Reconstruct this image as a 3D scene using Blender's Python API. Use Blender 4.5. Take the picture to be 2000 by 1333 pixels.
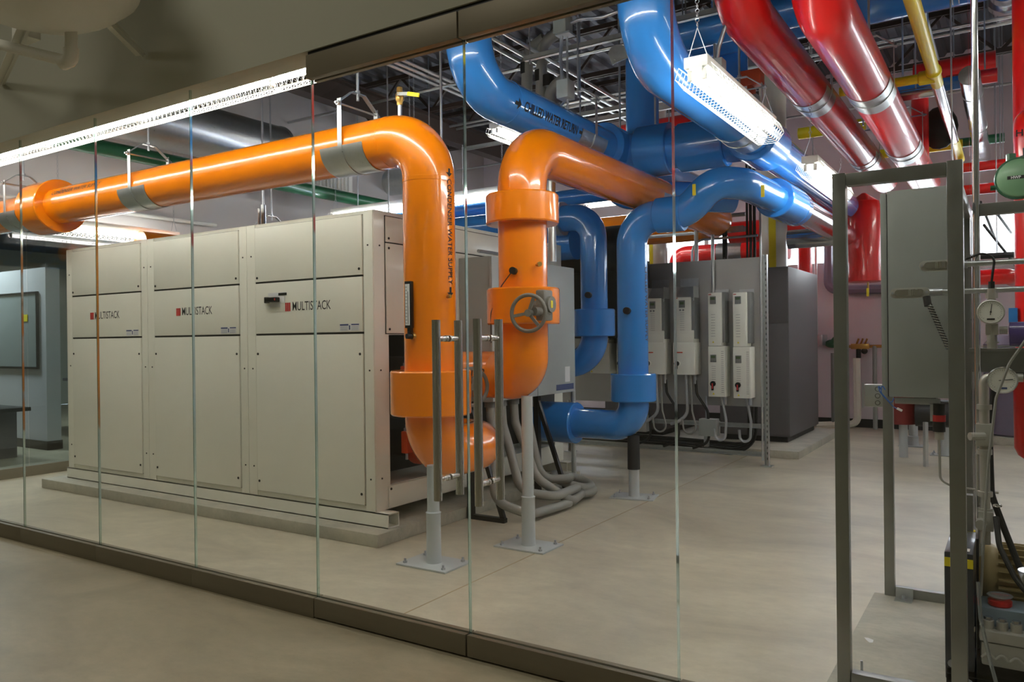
import bpy, bmesh, math, random
from mathutils import Vector, Matrix
random.seed(7)
PI = math.pi
scn = bpy.context.scene
COL = scn.collection
for o in list(bpy.data.objects):
    bpy.data.objects.remove(o)

# ------------------------------------------------------------------ camera
F_PX = 1524.69; YAW = math.radians(32.6828); PITCH = math.radians(-0.13446); ROLL = math.radians(-0.65667); EYE = 1.2
_r = Vector((math.cos(YAW), math.sin(YAW), 0)); _f = Vector((-math.sin(YAW), math.cos(YAW), 0)); _u = Vector((0, 0, 1))
FW = _f*math.cos(PITCH) + _u*math.sin(PITCH); _u2 = _u*math.cos(PITCH) - _f*math.sin(PITCH)
RT = _r*math.cos(ROLL) + _u2*math.sin(ROLL); UP = _u2*math.cos(ROLL) - _r*math.sin(ROLL)
CAM = Vector((0, 0, EYE))
cd = bpy.data.cameras.new('camera'); cam = bpy.data.objects.new('camera', cd); COL.objects.link(cam)
cam.matrix_world = Matrix.Translation(CAM) @ Matrix((RT, UP, -FW)).transposed().to_4x4()
cd.sensor_fit = 'HORIZONTAL'; cd.sensor_width = 36; cd.lens = 36*F_PX/2000; cd.clip_start = 0.05; cd.clip_end = 200
scn.camera = cam

# ------------------------------------------------------------------ world, view
w = bpy.data.worlds.new('world'); scn.world = w; w.use_nodes = True
w.node_tree.nodes['Background'].inputs[0].default_value = (0.86, 0.90, 1.0, 1)
w.node_tree.nodes['Background'].inputs[1].default_value = 2.6
scn.view_settings.view_transform = 'Standard'; scn.view_settings.look = 'None'
scn.view_settings.gamma = 1; scn.view_settings.use_curve_mapping = False
scn.view_settings.exposure = 1.85
TUBE_POWER = 11.0          # emission of the fluorescent tubes

# a pixel of the 2000x1333 photograph as a direction, met with a plane of the room
def ray(px, py): return FW + RT*((px-1000)/F_PX) + UP*((666.5-py)/F_PX)
def onY(px, py, y): d = ray(px, py); return CAM + d*(y/d.y)
def onX(px, py, x): d = ray(px, py); return CAM + d*(x/d.x)
def onZ(px, py, z): d = ray(px, py); return CAM + d*((z-EYE)/d.z)

# ------------------------------------------------------------------ materials
def lin(c):
    c = c/255.0
    return c/12.92 if c <= 0.04045 else ((c+0.055)/1.055)**2.4
def rgb(r, g, b): return (lin(r), lin(g), lin(b), 1)
M = {}
def mat(name, col, rough=0.5, metal=0.0, coat=0.0, var=0.0, vscale=6.0, rvar=0.0, bump=0.0, bscale=40.0, stretch=None, spec=None, emit=None, estr=0, alpha=None, trans=0):
    m = bpy.data.materials.new(name); m.use_nodes = True
    nt = m.node_tree; b = nt.nodes['Principled BSDF']
    c = rgb(*col) if max(col) > 1 else (*col, 1)
    b.inputs['Base Color'].default_value = c
    b.inputs['Roughness'].default_value = rough; b.inputs['Metallic'].default_value = metal
    if coat: b.inputs['Coat Weight'].default_value = coat; b.inputs['Coat Roughness'].default_value = 0.06
    if spec is not None: b.inputs['Specular IOR Level'].default_value = spec
    if trans: b.inputs['Transmission Weight'].default_value = trans
    if emit: b.inputs['Emission Color'].default_value = (*emit, 1); b.inputs['Emission Strength'].default_value = estr
    if var or rvar or bump:
        tc = nt.nodes.new('ShaderNodeTexCoord'); mp = nt.nodes.new('ShaderNodeMapping')
        nt.links.new(tc.outputs['Object'], mp.inputs[0])
        if stretch: mp.inputs['Scale'].default_value = stretch
        nz = nt.nodes.new('ShaderNodeTexNoise'); nz.inputs['Scale'].default_value = vscale; nz.inputs['Detail'].default_value = 5
        nt.links.new(mp.outputs[0], nz.inputs['Vector'])
        if var:
            mx = nt.nodes.new('ShaderNodeMixRGB')
            mx.inputs[1].default_value = tuple(x*(1-var) for x in c[:3])+(1,)
            mx.inputs[2].default_value = tuple(min(1, x*(1+var)) for x in c[:3])+(1,)
            nt.links.new(nz.outputs[0], mx.inputs[0]); nt.links.new(mx.outputs[0], b.inputs['Base Color'])
        if rvar:
            mr = nt.nodes.new('ShaderNodeMapRange'); mr.inputs[3].default_value = max(0.02, rough-rvar); mr.inputs[4].default_value = min(1, rough+rvar)
            nt.links.new(nz.outputs[0], mr.inputs[0]); nt.links.new(mr.outputs[0], b.inputs['Roughness'])
        if bump:
            n2 = nt.nodes.new('ShaderNodeTexNoise'); n2.inputs['Scale'].default_value = bscale; n2.inputs['Detail'].default_value = 4
            nt.links.new(mp.outputs[0], n2.inputs['Vector'])
            bp = nt.nodes.new('ShaderNodeBump'); bp.inputs['Strength'].default_value = bump; bp.inputs['Distance'].default_value = 0.01
            nt.links.new(n2.outputs[0], bp.inputs['Height']); nt.links.new(bp.outputs[0], b.inputs['Normal'])
    M[name] = m
    return m

def concrete(name, base, tint, rough, scale=1.0, blot=0.5):
    m = bpy.data.materials.new(name); m.use_nodes = True
    nt = m.node_tree; b = nt.nodes['Principled BSDF']; N = nt.nodes.new; L = nt.links.new
    geo = N('ShaderNodeNewGeometry'); mp = N('ShaderNodeMapping'); mp.inputs['Scale'].default_value = (scale, scale*1.6, scale)
    L(geo.outputs['Position'], mp.inputs[0])
    n1 = N('ShaderNodeTexNoise'); n1.inputs['Scale'].default_value = 0.9; n1.inputs['Detail'].default_value = 9; n1.inputs['Roughness'].default_value = 0.62; n1.inputs['Distortion'].default_value = 0.8
    n2 = N('ShaderNodeTexNoise'); n2.inputs['Scale'].default_value = 9; n2.inputs['Detail'].default_value = 8; n2.inputs['Roughness'].default_value = 0.7
    n3 = N('ShaderNodeTexNoise'); n3.inputs['Scale'].default_value = 60; n3.inputs['Detail'].default_value = 3
    for n in (n1, n2, n3): L(mp.outputs[0], n.inputs['Vector'])
    r1 = N('ShaderNodeValToRGB'); r1.color_ramp.elements[0].position = 0.33; r1.color_ramp.elements[1].position = 0.68
    r1.color_ramp.elements[0].color = rgb(*tint); r1.color_ramp.elements[1].color = rgb(*base)
    L(n1.outputs[0], r1.inputs[0])
    r2 = N('ShaderNodeValToRGB'); r2.color_ramp.elements[0].position = 0.25; r2.color_ramp.elements[1].position = 0.6
    r2.color_ramp.elements[0].color = (0.80, 0.80, 0.78, 1); r2.color_ramp.elements[1].color = (1.04, 1.04, 1.04, 1)
    L(n2.outputs[0], r2.inputs[0])
    mx = N('ShaderNodeMixRGB'); mx.blend_type = 'MULTIPLY'; mx.inputs[0].default_value = blot
    L(r1.outputs[0], mx.inputs[1]); L(r2.outputs[0], mx.inputs[2])
    r3 = N('ShaderNodeValToRGB'); r3.color_ramp.elements[0].position = 0.28; r3.color_ramp.elements[1].position = 0.36
    r3.color_ramp.elements[0].color = (0.75, 0.72, 0.68, 1); r3.color_ramp.elements[1].color = (1, 1, 1, 1)
    L(n3.outputs[0], r3.inputs[0])
    m2 = N('ShaderNodeMixRGB'); m2.blend_type = 'MULTIPLY'; m2.inputs[0].default_value = 0.35
    L(mx.outputs[0], m2.inputs[1]); L(r3.outputs[0], m2.inputs[2]); L(m2.outputs[0], b.inputs['Base Color'])
    mr = N('ShaderNodeMapRange'); mr.inputs[3].default_value = rough-0.1; mr.inputs[4].default_value = rough+0.15
    L(n2.outputs[0], mr.inputs[0]); L(mr.outputs[0], b.inputs['Roughness'])
    bp = N('ShaderNodeBump'); bp.inputs['Strength'].default_value = 0.12; bp.inputs['Distance'].default_value = 0.004
    L(n2.outputs[0], bp.inputs['Height']); L(bp.outputs[0], b.inputs['Normal'])
    M[name] = m; return m

def glass_mat(name, tint, refl=1.0):
    m = bpy.data.materials.new(name); m.use_nodes = True; nt = m.node_tree; nt.nodes.clear(); N = nt.nodes.new; L = nt.links.new
    out = N('ShaderNodeOutputMaterial'); mix = N('ShaderNodeMixShader'); tr = N('ShaderNodeBsdfTransparent'); gl = N('ShaderNodeBsdfGlossy')
    tr.inputs[0].default_value = (*tint, 1); gl.inputs['Roughness'].default_value = 0.0; gl.inputs[0].default_value = (1, 1, 1, 1)
    fr = N('ShaderNodeFresnel'); fr.inputs[0].default_value = 1.5
    geo = N('ShaderNodeNewGeometry'); inv = N('ShaderNodeMath'); inv.operation = 'SUBTRACT'; inv.inputs[0].default_value = 1
    mul = N('ShaderNodeMath'); mul.operation = 'MULTIPLY'; m3 = N('ShaderNodeMath'); m3.operation = 'MULTIPLY'; m3.inputs[1].default_value = refl
    L(geo.outputs['Backfacing'], inv.inputs[1]); L(inv.outputs[0], mul.inputs[0]); L(fr.outputs[0], mul.inputs[1]); L(mul.outputs[0], m3.inputs[0])
    L(m3.outputs[0], mix.inputs[0]); L(tr.outputs[0], mix.inputs[1]); L(gl.outputs[0], mix.inputs[2]); L(mix.outputs[0], out.inputs[0])
    M[name] = m; return m

mat('orange', (255, 138, 4), 0.25, coat=0.8, var=0.04, vscale=3)
mat('orange_red', (196, 70, 28), 0.4, var=0.1)
mat('blue', (48, 132, 214), 0.25, coat=0.8, var=0.05, vscale=3)
mat('red', (226, 22, 24), 0.3, coat=0.4, var=0.05, vscale=3)
mat('yellow', (255, 232, 8), 0.45, coat=0.2)
mat('yellow_tag', (235, 215, 30), 0.5)
mat('green', (20, 92, 58), 0.4, coat=0.3)
mat('pale_green', (118, 160, 122), 0.4, coat=0.2)
mat('purple', (78, 58, 128), 0.35, coat=0.5)
mat('galv', (196, 200, 200), 0.32, metal=0.85, var=0.12, vscale=30, rvar=0.1)
mat('alu', (214, 216, 222), 0.14, metal=0.95, var=0.05, rvar=0.06, bump=0.1, bscale=12)
mat('zinc', (186, 190, 196), 0.35, metal=0.8, var=0.1, vscale=18)
mat('steel', (196, 194, 188), 0.26, metal=1.0, var=0.08, vscale=60, stretch=(1, 1, 0.02), rvar=0.08)
mat('rail', (126, 118, 100), 0.5, metal=0.35, var=0.06, vscale=50, stretch=(0.02, 1, 1))
mat('frame_steel', (150, 151, 148), 0.34, metal=0.75, var=0.12, vscale=14, rvar=0.08)
mat('sheet', (178, 177, 174), 0.36, metal=0.6, var=0.1, vscale=1.6, rvar=0.1)
mat('beige', (238, 237, 225), 0.32, spec=0.5, coat=0.15)
mat('beige_dark', (198, 196, 180), 0.4)
mat('gap', (40, 38, 34), 0.8)
mat('office_panel', (150, 158, 154), 0.5)
mat('enclosure', (150, 154, 150), 0.4, var=0.02)
mat('enclosure_light', (176, 184, 184), 0.4)
mat('cabinet', (92, 89, 92), 0.45, var=0.04)
mat('vfd', (224, 224, 214), 0.5)
mat('vfd_side', (120, 122, 122), 0.5)
mat('white_paint', (226, 226, 222), 0.35, coat=0.2)
mat('post_paint', (186, 192, 194), 0.35, coat=0.2)
mat('wall_white', (204, 200, 200), 0.7, var=0.03, vscale=1.2)
mat('wall_daylight_tint', (206, 196, 204), 0.7, var=0.03, vscale=1.2)  # lilac cast of the mixed daylight is put into this wall colour
mat('soffit', (176, 176, 160), 0.75, var=0.03, vscale=0.8)
mat('deck', (74, 76, 84), 0.5, metal=0.3, var=0.15, vscale=2)
mat('joist', (52, 38, 34), 0.55, var=0.2)
mat('black', (18, 18, 18), 0.5)
mat('black_gloss', (14, 14, 14), 0.25)
mat('black_steel', (34, 33, 32), 0.35, metal=0.3)
mat('ink', (24, 22, 22), 0.6)
mat('logo_red', (190, 40, 40), 0.5)
mat('label_white', (232, 232, 232), 0.5)
mat('label_blue', (70, 84, 130), 0.5)
mat('dark_red', (120, 34, 30), 0.45)
mat('rubber', (40, 41, 42), 0.7, var=0.1)
mat('hose_grey', (150, 150, 144), 0.6, var=0.04)
mat('cast', (128, 124, 116), 0.5, metal=0.3, bump=0.3, bscale=120)
mat('pewter', (186, 185, 178), 0.38, metal=0.5)
mat('brass', (190, 150, 80), 0.35, metal=0.8)
mat('motor_tan', (168, 150, 104), 0.5)
mat('tank_blue', (130, 150, 164), 0.3, coat=0.4)
mat('dark_panel', (50, 54, 62), 0.35, coat=0.3)
mat('tube', (255, 255, 255), 0.5, emit=(1.0, 0.985, 0.95), estr=TUBE_POWER)
mat('housing_white', (235, 235, 230), 0.4)
mat('wrap_white', (214, 212, 200), 0.7, bump=0.6, bscale=5)
mat('screen_green', (70, 92, 60), 0.3)
mat('office_blue', (92, 100, 110), 0.6)
mat('gauge_face', (228, 228, 220), 0.4)
mat('clear', (220, 226, 228), 0.12, trans=0.8)
mat('blue_wire', (60, 110, 190), 0.4)
mat('stain', (168, 150, 118), 0.5)
mat('vinyl', (222, 218, 204), 0.3, coat=0.4)
concrete('floor_room', (210, 202, 180), (172, 165, 148), 0.33, 1.0, 0.8)
concrete('floor_hall', (180, 170, 144), (150, 140, 116), 0.38, 1.0, 0.8)
concrete('pad', (190, 186, 170), (166, 164, 152), 0.6, 3.0, 0.8)
glass_mat('glass', (0.975, 0.985, 0.975))
glass_mat('glass_office', (0.72, 0.80, 0.82))
mat('glass_edge', (200, 222, 214), 0.06, metal=0.9)
mat('purple_grey', (120, 112, 134), 0.5)

# ------------------------------------------------------------------ builders
ORG = {}
class MB:
    def __init__(s): s.bm = bmesh.new()
    def _add(s, verts, faces, mi=0):
        vs = [s.bm.verts.new(v) for v in verts]
        fs = []
        for f in faces:
            try: nf = s.bm.faces.new([vs[i] for i in f]); nf.material_index = mi; fs.append(nf)
            except ValueError: pass
        return vs, fs
    def bx(s, x0, x1, y0, y1, z0, z1, bev=0, mi=0, m=None):
        if x0 > x1: x0, x1 = x1, x0
        if y0 > y1: y0, y1 = y1, y0
        if z0 > z1: z0, z1 = z1, z0
        v = [(x, y, z) for z in (z0, z1) for y in (y0, y1) for x in (x0, x1)]
        if m is not None: v = [m @ Vector(p) for p in v]
        vs, fs = s._add(v, [(0, 2, 3, 1), (4, 5, 7, 6), (0, 1, 5, 4), (2, 6, 7, 3), (0, 4, 6, 2), (1, 3, 7, 5)], mi)
        if bev:
            es = {e for f in fs for e in f.edges}
            bmesh.ops.bevel(s.bm, geom=list(es), offset=bev, segments=2, affect='EDGES', profile=0.6)
        return s
    def box(s, c, sz, rot=None, bev=0, mi=0):
        m = Matrix.Translation(Vector(c))
        if rot is not None: m = m @ rot
        return s.bx(-sz[0]/2, sz[0]/2, -sz[1]/2, sz[1]/2, -sz[2]/2, sz[2]/2, bev, mi, m)
    def bar(s, a, b, wd, ht, up=(0, 0, 1), mi=0, bev=0):
        a = Vector(a); b = Vector(b); d = (b-a); L = d.length; d.normalize(); u = Vector(up)
        if abs(d.dot(u)) > 0.99: u = Vector((0, 1, 0))
        sd = u.cross(d).normalized(); u = d.cross(sd)
        m = Matrix((d, sd, u)).transposed().to_4x4(); m.translation = (a+b)/2
        return s.bx(-L/2, L/2, -wd/2, wd/2, -ht/2, ht/2, bev, mi, m)
    def ring_sweep(s, pts, frames, rad, n, cap=True, mi=0, closed=False):
        rings = []
        for i, p in enumerate(pts):
            u, v = frames[i]; r = rad[i] if isinstance(rad, (list, tuple)) else rad
            rings.append([s.bm.verts.new(p+u*(r*math.cos(2*PI*k/n))+v*(r*math.sin(2*PI*k/n))) for k in range(n)])
        m = len(rings)
        for i in range(m if closed else m-1):
            A = rings[i]; B = rings[(i+1) % m]
            for k in range(n):
                f = s.bm.faces.new((A[k], A[(k+1) % n], B[(k+1) % n], B[k])); f.material_index = mi
        if cap and not closed:
            s.bm.faces.new(list(reversed(rings[0]))).material_index = mi
            s.bm.faces.new(rings[-1]).material_index = mi
        return s
    def tube(s, pts, r, n=12, fil=0.0, seg=8, cap=True, mi=0, closed=False):
        P = [Vector(p) for p in pts]
        if fil:
            Q = [P[0]]
            for i in range(1, len(P)-1):
                a, b, c = P[i-1], P[i], P[i+1]; d1 = (a-b); d2 = (c-b); l1 = d1.length; l2 = d2.length
                d1.normalize(); d2.normalize(); ang = d1.angle(d2)
                if ang > PI-0.02: Q.append(b); continue
                fr = fil[i] if isinstance(fil, (list, tuple)) else fil
                t = fr/math.tan(ang/2); mx = min(l1, l2)*0.499
                if t > mx: t = mx; fr = t*math.tan(ang/2)
                if i == 1 and l1 < t: pass
                p1 = b+d1*t; cen = b+(d1+d2).normalized()*(fr/math.sin(ang/2)); a0 = p1-cen; p2 = b+d2*t; a1 = p2-cen
                tot = a0.angle(a1); ax = a0.cross(a1).normalized()
                for k in range(seg+1): Q.append(cen + Matrix.Rotation(tot*k/seg, 3, ax) @ a0)
            Q.append(P[-1]); P = Q
        R = [P[0]]
        for p in P[1:]:
            if (p-R[-1]).length > 1e-5: R.append(p)
        P = R
        T = []
        for i in range(len(P)):
            if i == 0: t = P[1]-P[0]
            elif i == len(P)-1: t = P[-1]-P[-2]
            else: t = (P[i+1]-P[i]).normalized()+(P[i]-P[i-1]).normalized()
            T.append(t.normalized())
        u = T[0].orthogonal().normalized()
        if abs(T[0].z) < 0.9: u = T[0].cross(Vector((0, 0, 1))).normalized()
        else: u = Vector((1, 0, 0)) - T[0]*T[0].x; u.normalize()
        fr = []
        for i, t in enumerate(T):
            u = (u - t*u.dot(t)).normalized(); fr.append((u, t.cross(u)))
        rr = r
        if isinstance(r, (list, tuple)) and len(r) != len(P): rr = [r[0]+(r[-1]-r[0])*i/(len(P)-1) for i in range(len(P))]
        return s.ring_sweep(P, fr, rr, n, cap, mi, closed)
    def cyl(s, a, b, r, n=16, r2=None, cap=True, mi=0):
        return s.tube([a, b], [r, r2 if r2 is not None else r], n, cap=cap, mi=mi)
    def lathe(s, a, d, prof, n=24, mi=0):
        a = Vector(a); d = Vector(d).normalized(); u = d.orthogonal().normalized(); v = d.cross(u)
        P = [a+d*h for h, r in prof]
        return s.ring_sweep(P, [(u, v)]*len(P), [max(r, 1e-4) for h, r in prof], n, True, mi)
    def arc_band(s, c, axis, r, wd, th, a0, a1, n=24, up=(0, 0, 1), mi=0):
        # a curved plate round an axis; angle 0 is 'up', measured towards axis x up
        c = Vector(c); ax = Vector(axis).normalized(); u = Vector(up); u = (u-ax*u.dot(ax)).normalized(); v = ax.cross(u)
        sec = []
        for i in range(n+1):
            a = a0+(a1-a0)*i/n; dr = u*math.cos(a)+v*math.sin(a)
            sec.append([s.bm.verts.new(c+dr*rr+ax*x) for rr, x in ((r, -wd/2), (r, wd/2), (r+th, wd/2), (r+th, -wd/2))])
        full = abs(abs(a1-a0)-2*PI) < 1e-4
        for i in range(n):
            A, B = sec[i], sec[i+1]
            for k in range(4):
                f = s.bm.faces.new((A[k], A[(k+1) % 4], B[(k+1) % 4], B[k])); f.material_index = mi
        if not full:
            s.bm.faces.new(list(reversed(sec[0]))).material_index = mi; s.bm.faces.new(sec[-1]).material_index = mi
        return s
    def torus(s, c, axis, R, r, n=32, m=8, mi=0):
        c = Vector(c); ax = Vector(axis).normalized(); u = ax.orthogonal().normalized(); v = ax.cross(u)
        P = [c+u*(R*math.cos(2*PI*i/n))+v*(R*math.sin(2*PI*i/n)) for i in range(n)]
        fr = [((p-c).normalized(), ax) for p in P]
        return s.ring_sweep(P, fr, r, m, False, mi, closed=True)
    def prism(s, poly, a, b, mi=0):
        # poly: list of 3D points, extruded by vector b
        A = [s.bm.verts.new(Vector(p)) for p in poly]; v = Vector(b); B = [s.bm.verts.new(Vector(p)+v) for p in poly]
        n = len(poly)
        s.bm.faces.new(A).material_index = mi; s.bm.faces.new(list(reversed(B))).material_index = mi
        for i in range(n): s.bm.faces.new((A[i], B[i], B[(i+1) % n], A[(i+1) % n])).material_index = mi
        return s
    def sphere(s, c, r, sc=(1, 1, 1), n=16, mi=0):
        m = Matrix.Translation(Vector(c)) @ Matrix.Diagonal((r*sc[0], r*sc[1], r*sc[2], 1))
        g = bmesh.ops.create_uvsphere(s.bm, u_segments=n, v_segments=max(6, n//2), radius=1, matrix=m)
        for v in g['verts']:
            for f in v.link_faces: f.material_index = mi
        return s
    def build(s, name, m, parent=None, loc=None, smooth=True):
        bm = s.bm; bmesh.ops.recalc_face_normals(bm, faces=bm.faces)
        org = Vector((0, 0, 0))
        if parent is not None: org = ORG[parent.name]
        elif loc is not None: org = Vector(loc)
        if org.length: bmesh.ops.translate(bm, verts=bm.verts, vec=-org)
        if smooth:
            for f in bm.faces: f.smooth = True
            for e in bm.edges:
                if len(e.link_faces) == 2 and e.calc_face_angle(0) > 0.6: e.smooth = False
        me = bpy.data.meshes.new(name); bm.to_mesh(me); bm.free()
        for x in (m if isinstance(m, (list, tuple)) else [m]): me.materials.append(M[x])
        o = bpy.data.objects.new(name, me); COL.objects.link(o)
        if parent is not None: o.parent = parent
        else: o.location = org
        ORG[o.name] = org
        return o
def tag(o, label, cat, group=None, kind=None):
    o['label'] = label; o['category'] = cat
    if group: o['group'] = group
    if kind: o['kind'] = kind
    return o
def thing(name, label, cat, loc=(0, 0, 0), group=None):
    o = bpy.data.objects.new(name, None); COL.objects.link(o); o.location = loc; o.empty_display_size = 0.1
    ORG[o.name] = Vector(loc); return tag(o, label, cat, group)
def struct(o, label=None):
    o['kind'] = 'structure'
    if label: o['label'] = label
    return o
def sthing(name, loc=(0, 0, 0)):
    o = bpy.data.objects.new(name, None); COL.objects.link(o); o.location = loc; ORG[o.name] = Vector(loc); o['kind'] = 'structure'; return o
def dup(root, loc, rotz=0, label=None, group=None):
    r = root.copy(); COL.objects.link(r); r.location = loc; r.rotation_euler = (0, 0, rotz)
    if label: r['label'] = label
    if group: r['group'] = group
    for ch in list(root.children):
        c = ch.copy(); COL.objects.link(c); c.parent = r
        for g in list(ch.children):
            d = g.copy(); COL.objects.link(d); d.parent = c
    return r

# lettering: a built-in font turned to mesh, laid on a plane or bent round a pipe
def text_bm(s, size, bold=0.0, sub=0, sx=1.0):
    cu = bpy.data.curves.new('t', 'FONT'); cu.body = s; cu.size = size; cu.align_x = 'CENTER'; cu.align_y = 'CENTER'; cu.offset = bold
    cu.resolution_u = 3
    o = bpy.data.objects.new('t', cu); COL.objects.link(o)
    dg = bpy.context.evaluated_depsgraph_get(); dg.update(); me = bpy.data.meshes.new_from_object(o.evaluated_get(dg))
    bm = bmesh.new(); bm.from_mesh(me)
    if sub:
        zs = size*0.12
        y0 = min(v.co.y for v in bm.verts); y1 = max(v.co.y for v in bm.verts); k = y0+zs
        while k < y1:
            bmesh.ops.bisect_plane(bm, geom=bm.verts[:]+bm.edges[:]+bm.faces[:], plane_co=(0, k, 0), plane_no=(0, 1, 0)); k += zs
    bmesh.ops.scale(bm, vec=(sx, 1, 1), verts=bm.verts)
    bpy.data.objects.remove(o); bpy.data.curves.remove(cu); bpy.data.meshes.remove(me)
    return bm
def arrow_into(bm, x0, x1, h, head):
    # an arrow along x from x0 to x1 in the text plane
    sg = 1 if x1 > x0 else -1; xb = x1-sg*head; k = h*0.22
    pts = [(x0, -k), (xb, -k), (xb, -h*0.75), (x1, 0), (xb, h*0.75), (xb, k), (x0, k)]
    n = 6
    vs = [bm.verts.new((x, y, 0)) for x, y in pts]
    bm.faces.new(vs[0:2]+vs[5:7]); bm.faces.new(vs[2:5])
def put_text(bm, name, m, parent, mapf):
    mb = MB(); mb.bm.free(); mb.bm = bm
    if getattr(mapf, 'bend', False):
        y = min(v.co.y for v in bm.verts)+.004; y1 = max(v.co.y for v in bm.verts)
        while y < y1: bmesh.ops.bisect_plane(bm, geom=bm.verts[:]+bm.edges[:]+bm.faces[:], plane_co=(0, y, 0), plane_no=(0, 1, 0)); y += .006
    for v in bm.verts: v.co = mapf(v.co.x, v.co.y)
    # keep winding as made
    org = ORG[parent.name]; bmesh.ops.translate(bm, verts=bm.verts, vec=-org)
    me = bpy.data.meshes.new(name); bm.to_mesh(me); bm.free(); me.materials.append(M[m])
    o = bpy.data.objects.new(name, me); COL.objects.link(o); o.parent = parent; ORG[o.name] = org; return o
def plane_map(c, xa, ya):
    c = Vector(c); xa = Vector(xa); ya = Vector(ya)
    return lambda x, y: c+xa*x+ya*y
def pipe_map(c, axis, facing, r):
    # x runs along axis, y bends round the pipe; facing = direction from the axis to the middle of the text
    c = Vector(c); ax = Vector(axis).normalized(); f = Vector(facing); f = (f-ax*f.dot(ax)).normalized(); s = f.cross(ax)
    fn = lambda x, y: c+ax*x+(f*math.cos(y/r)+s*math.sin(y/r))*r
    fn.bend = True
    return fn

# ================================================================== THE SETTING
GY = 2.40                       # plane of the glass front
LX = -7.59                      # left glass wall and wall above it
BACKY = 11.0; RX = 3.4; CEIL = 4.7
struct(MB().bx(LX, RX, GY, BACKY+.2, -.1, 0).build('floor', 'floor_room'), 'sealed concrete floor of the machine room behind the glass')
struct(MB().bx(-16, RX, -3.2, GY, -.1, 0).build('floor', 'floor_hall'), 'concrete floor of the hall in front of the glass')
struct(MB().bx(-16, LX, GY, BACKY, -.1, -0.001).build('floor', 'floor_hall'), 'office floor beyond the left glass wall')
struct(MB().bx(-2.262, -2.254, GY+.05, BACKY-.1, 0, .0008).build('trim_3', 'stain'), 'sawn joint in the concrete floor')
# bulkhead above the glass
struct(MB().bx(-16, RX, GY-.04, GY+.10, 2.45, CEIL).build('wall_front', 'soffit'), 'grey painted bulkhead wall above the glass front')
# hall shell
struct(MB().bx(-16, RX, -3.3, -3.2, 0, 4.2).build('wall_hall', 'soffit'))
struct(MB().bx(RX, RX+.1, -3.3, GY, 0, 4.2).build('wall_hall_right', 'soffit'))
struct(MB().bx(-16.1, -16, -3.3, BACKY, 0, CEIL).build('wall_hall_left', 'soffit'))
struct(MB().bx(-16, RX, -3.3, GY-.04, 4.2, 4.3).build('ceiling', 'soffit'), 'hall ceiling')
# machine room shell
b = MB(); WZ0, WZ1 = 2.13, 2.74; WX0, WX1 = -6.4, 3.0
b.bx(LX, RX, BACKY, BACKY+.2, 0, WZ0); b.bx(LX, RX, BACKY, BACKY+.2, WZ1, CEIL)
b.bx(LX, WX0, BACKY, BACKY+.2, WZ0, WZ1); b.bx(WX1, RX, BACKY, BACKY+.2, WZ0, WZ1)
struct(b.build('wall_back', 'wall_daylight_tint'), 'pale back wall with a ribbon of windows')
struct(MB().bx(RX, RX+.15, GY, BACKY+.2, 0, CEIL).build('wall_right', 'wall_white'))
b = MB(); b.bx(LX-.15, LX, GY+.1, BACKY, 2.32, CEIL); b.bx(LX-.15, LX, 5.4, BACKY, 0, 2.32)
struct(b.build('wall_left', 'wall_white'), 'white side wall above the left glass wall')
struct(MB().bx(LX+.001, RX, BACKY-.015, BACKY-.001, 0, .11).build('baseboard_back', 'black'), 'black baseboard of the back wall')
# office shell
struct(MB().bx(-16, LX-.15, BACKY-.1, BACKY, 0, CEIL).build('wall_office', 'office_blue'))
struct(MB().bx(-16, LX-.15, GY+.1, BACKY-.1, 3.0, 3.05).build('ceiling_office', 'deck'))
# windows of the back wall
n = 7; wdt = (WX1-WX0)/n
for i in range(n):
    x0 = WX0+i*wdt; r = sthing('window_%d' % (i+1), (x0+wdt/2, BACKY, WZ0))
    f = MB()
    f.bx(x0, x0+.03, BACKY+.02, BACKY+.10, WZ0, WZ1); f.bx(x0+wdt-.03, x0+wdt, BACKY+.02, BACKY+.10, WZ0, WZ1)
    f.bx(x0, x0+wdt, BACKY+.02, BACKY+.10, WZ0, WZ0+.04); f.bx(x0, x0+wdt, BACKY+.02, BACKY+.10, WZ1-.04, WZ1)
    f.build('window_frame', 'wall_white', r)
    MB().bx(x0+.03, x0+wdt-.03, BACKY+.055, BACKY+.061, WZ0+.04, WZ1-.04).build('pane', 'glass', r)
# ribbed steel deck and roof steel
b = MB(); pitch = 0.20; x = LX
while x < RX:
    b.prism([(x, GY+.1, CEIL-.04), (x+.03, GY+.1, CEIL-.08), (x+.11, GY+.1, CEIL-.08), (x+.14, GY+.1, CEIL-.04), (x+pitch, GY+.1, CEIL-.04), (x+pitch, GY+.1, CEIL), (x, GY+.1, CEIL)], 0, (0, BACKY-GY-.1, 0)); x += pitch
struct(b.build('ceiling', 'deck'), 'ribbed grey steel roof deck')

def joist(y, z0=4.05, z1=4.60):
    r = thing('roof_joist', '', 'joist', (0, y, z1))
    b = MB()
    for s in (-1, 1):
        b.bx(LX, RX, y+s*.028-.014, y+s*.028+.014, z1-.05, z1); b.bx(LX, RX, y+s*.028-.014, y+s*.028+.014, z0, z0+.05)
    b.build('chord', 'joist', r)
    b = MB(); x = LX; k = 0
    while x < RX-.5:
        b.bar((x, y, z0+.02 if k % 2 else z1-.02), (x+.5, y, z1-.02 if k % 2 else z0+.02), .03, .03); x += .5; k += 1
    b.build('web', 'joist', r)
    return r
JY = [4.3, 6.0, 7.7, 9.4]
JL = ['roof joist nearest the glass front, above the orange and blue pipe bends', 'second roof joist back from the glass front', 'third roof joist back from the glass front', 'roof joist nearest the back wall, farthest from the glass']
for y, l in zip(JY, JL):
    j = joist(y); j['label'] = l; j['group'] = 'open web roof joists'
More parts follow.
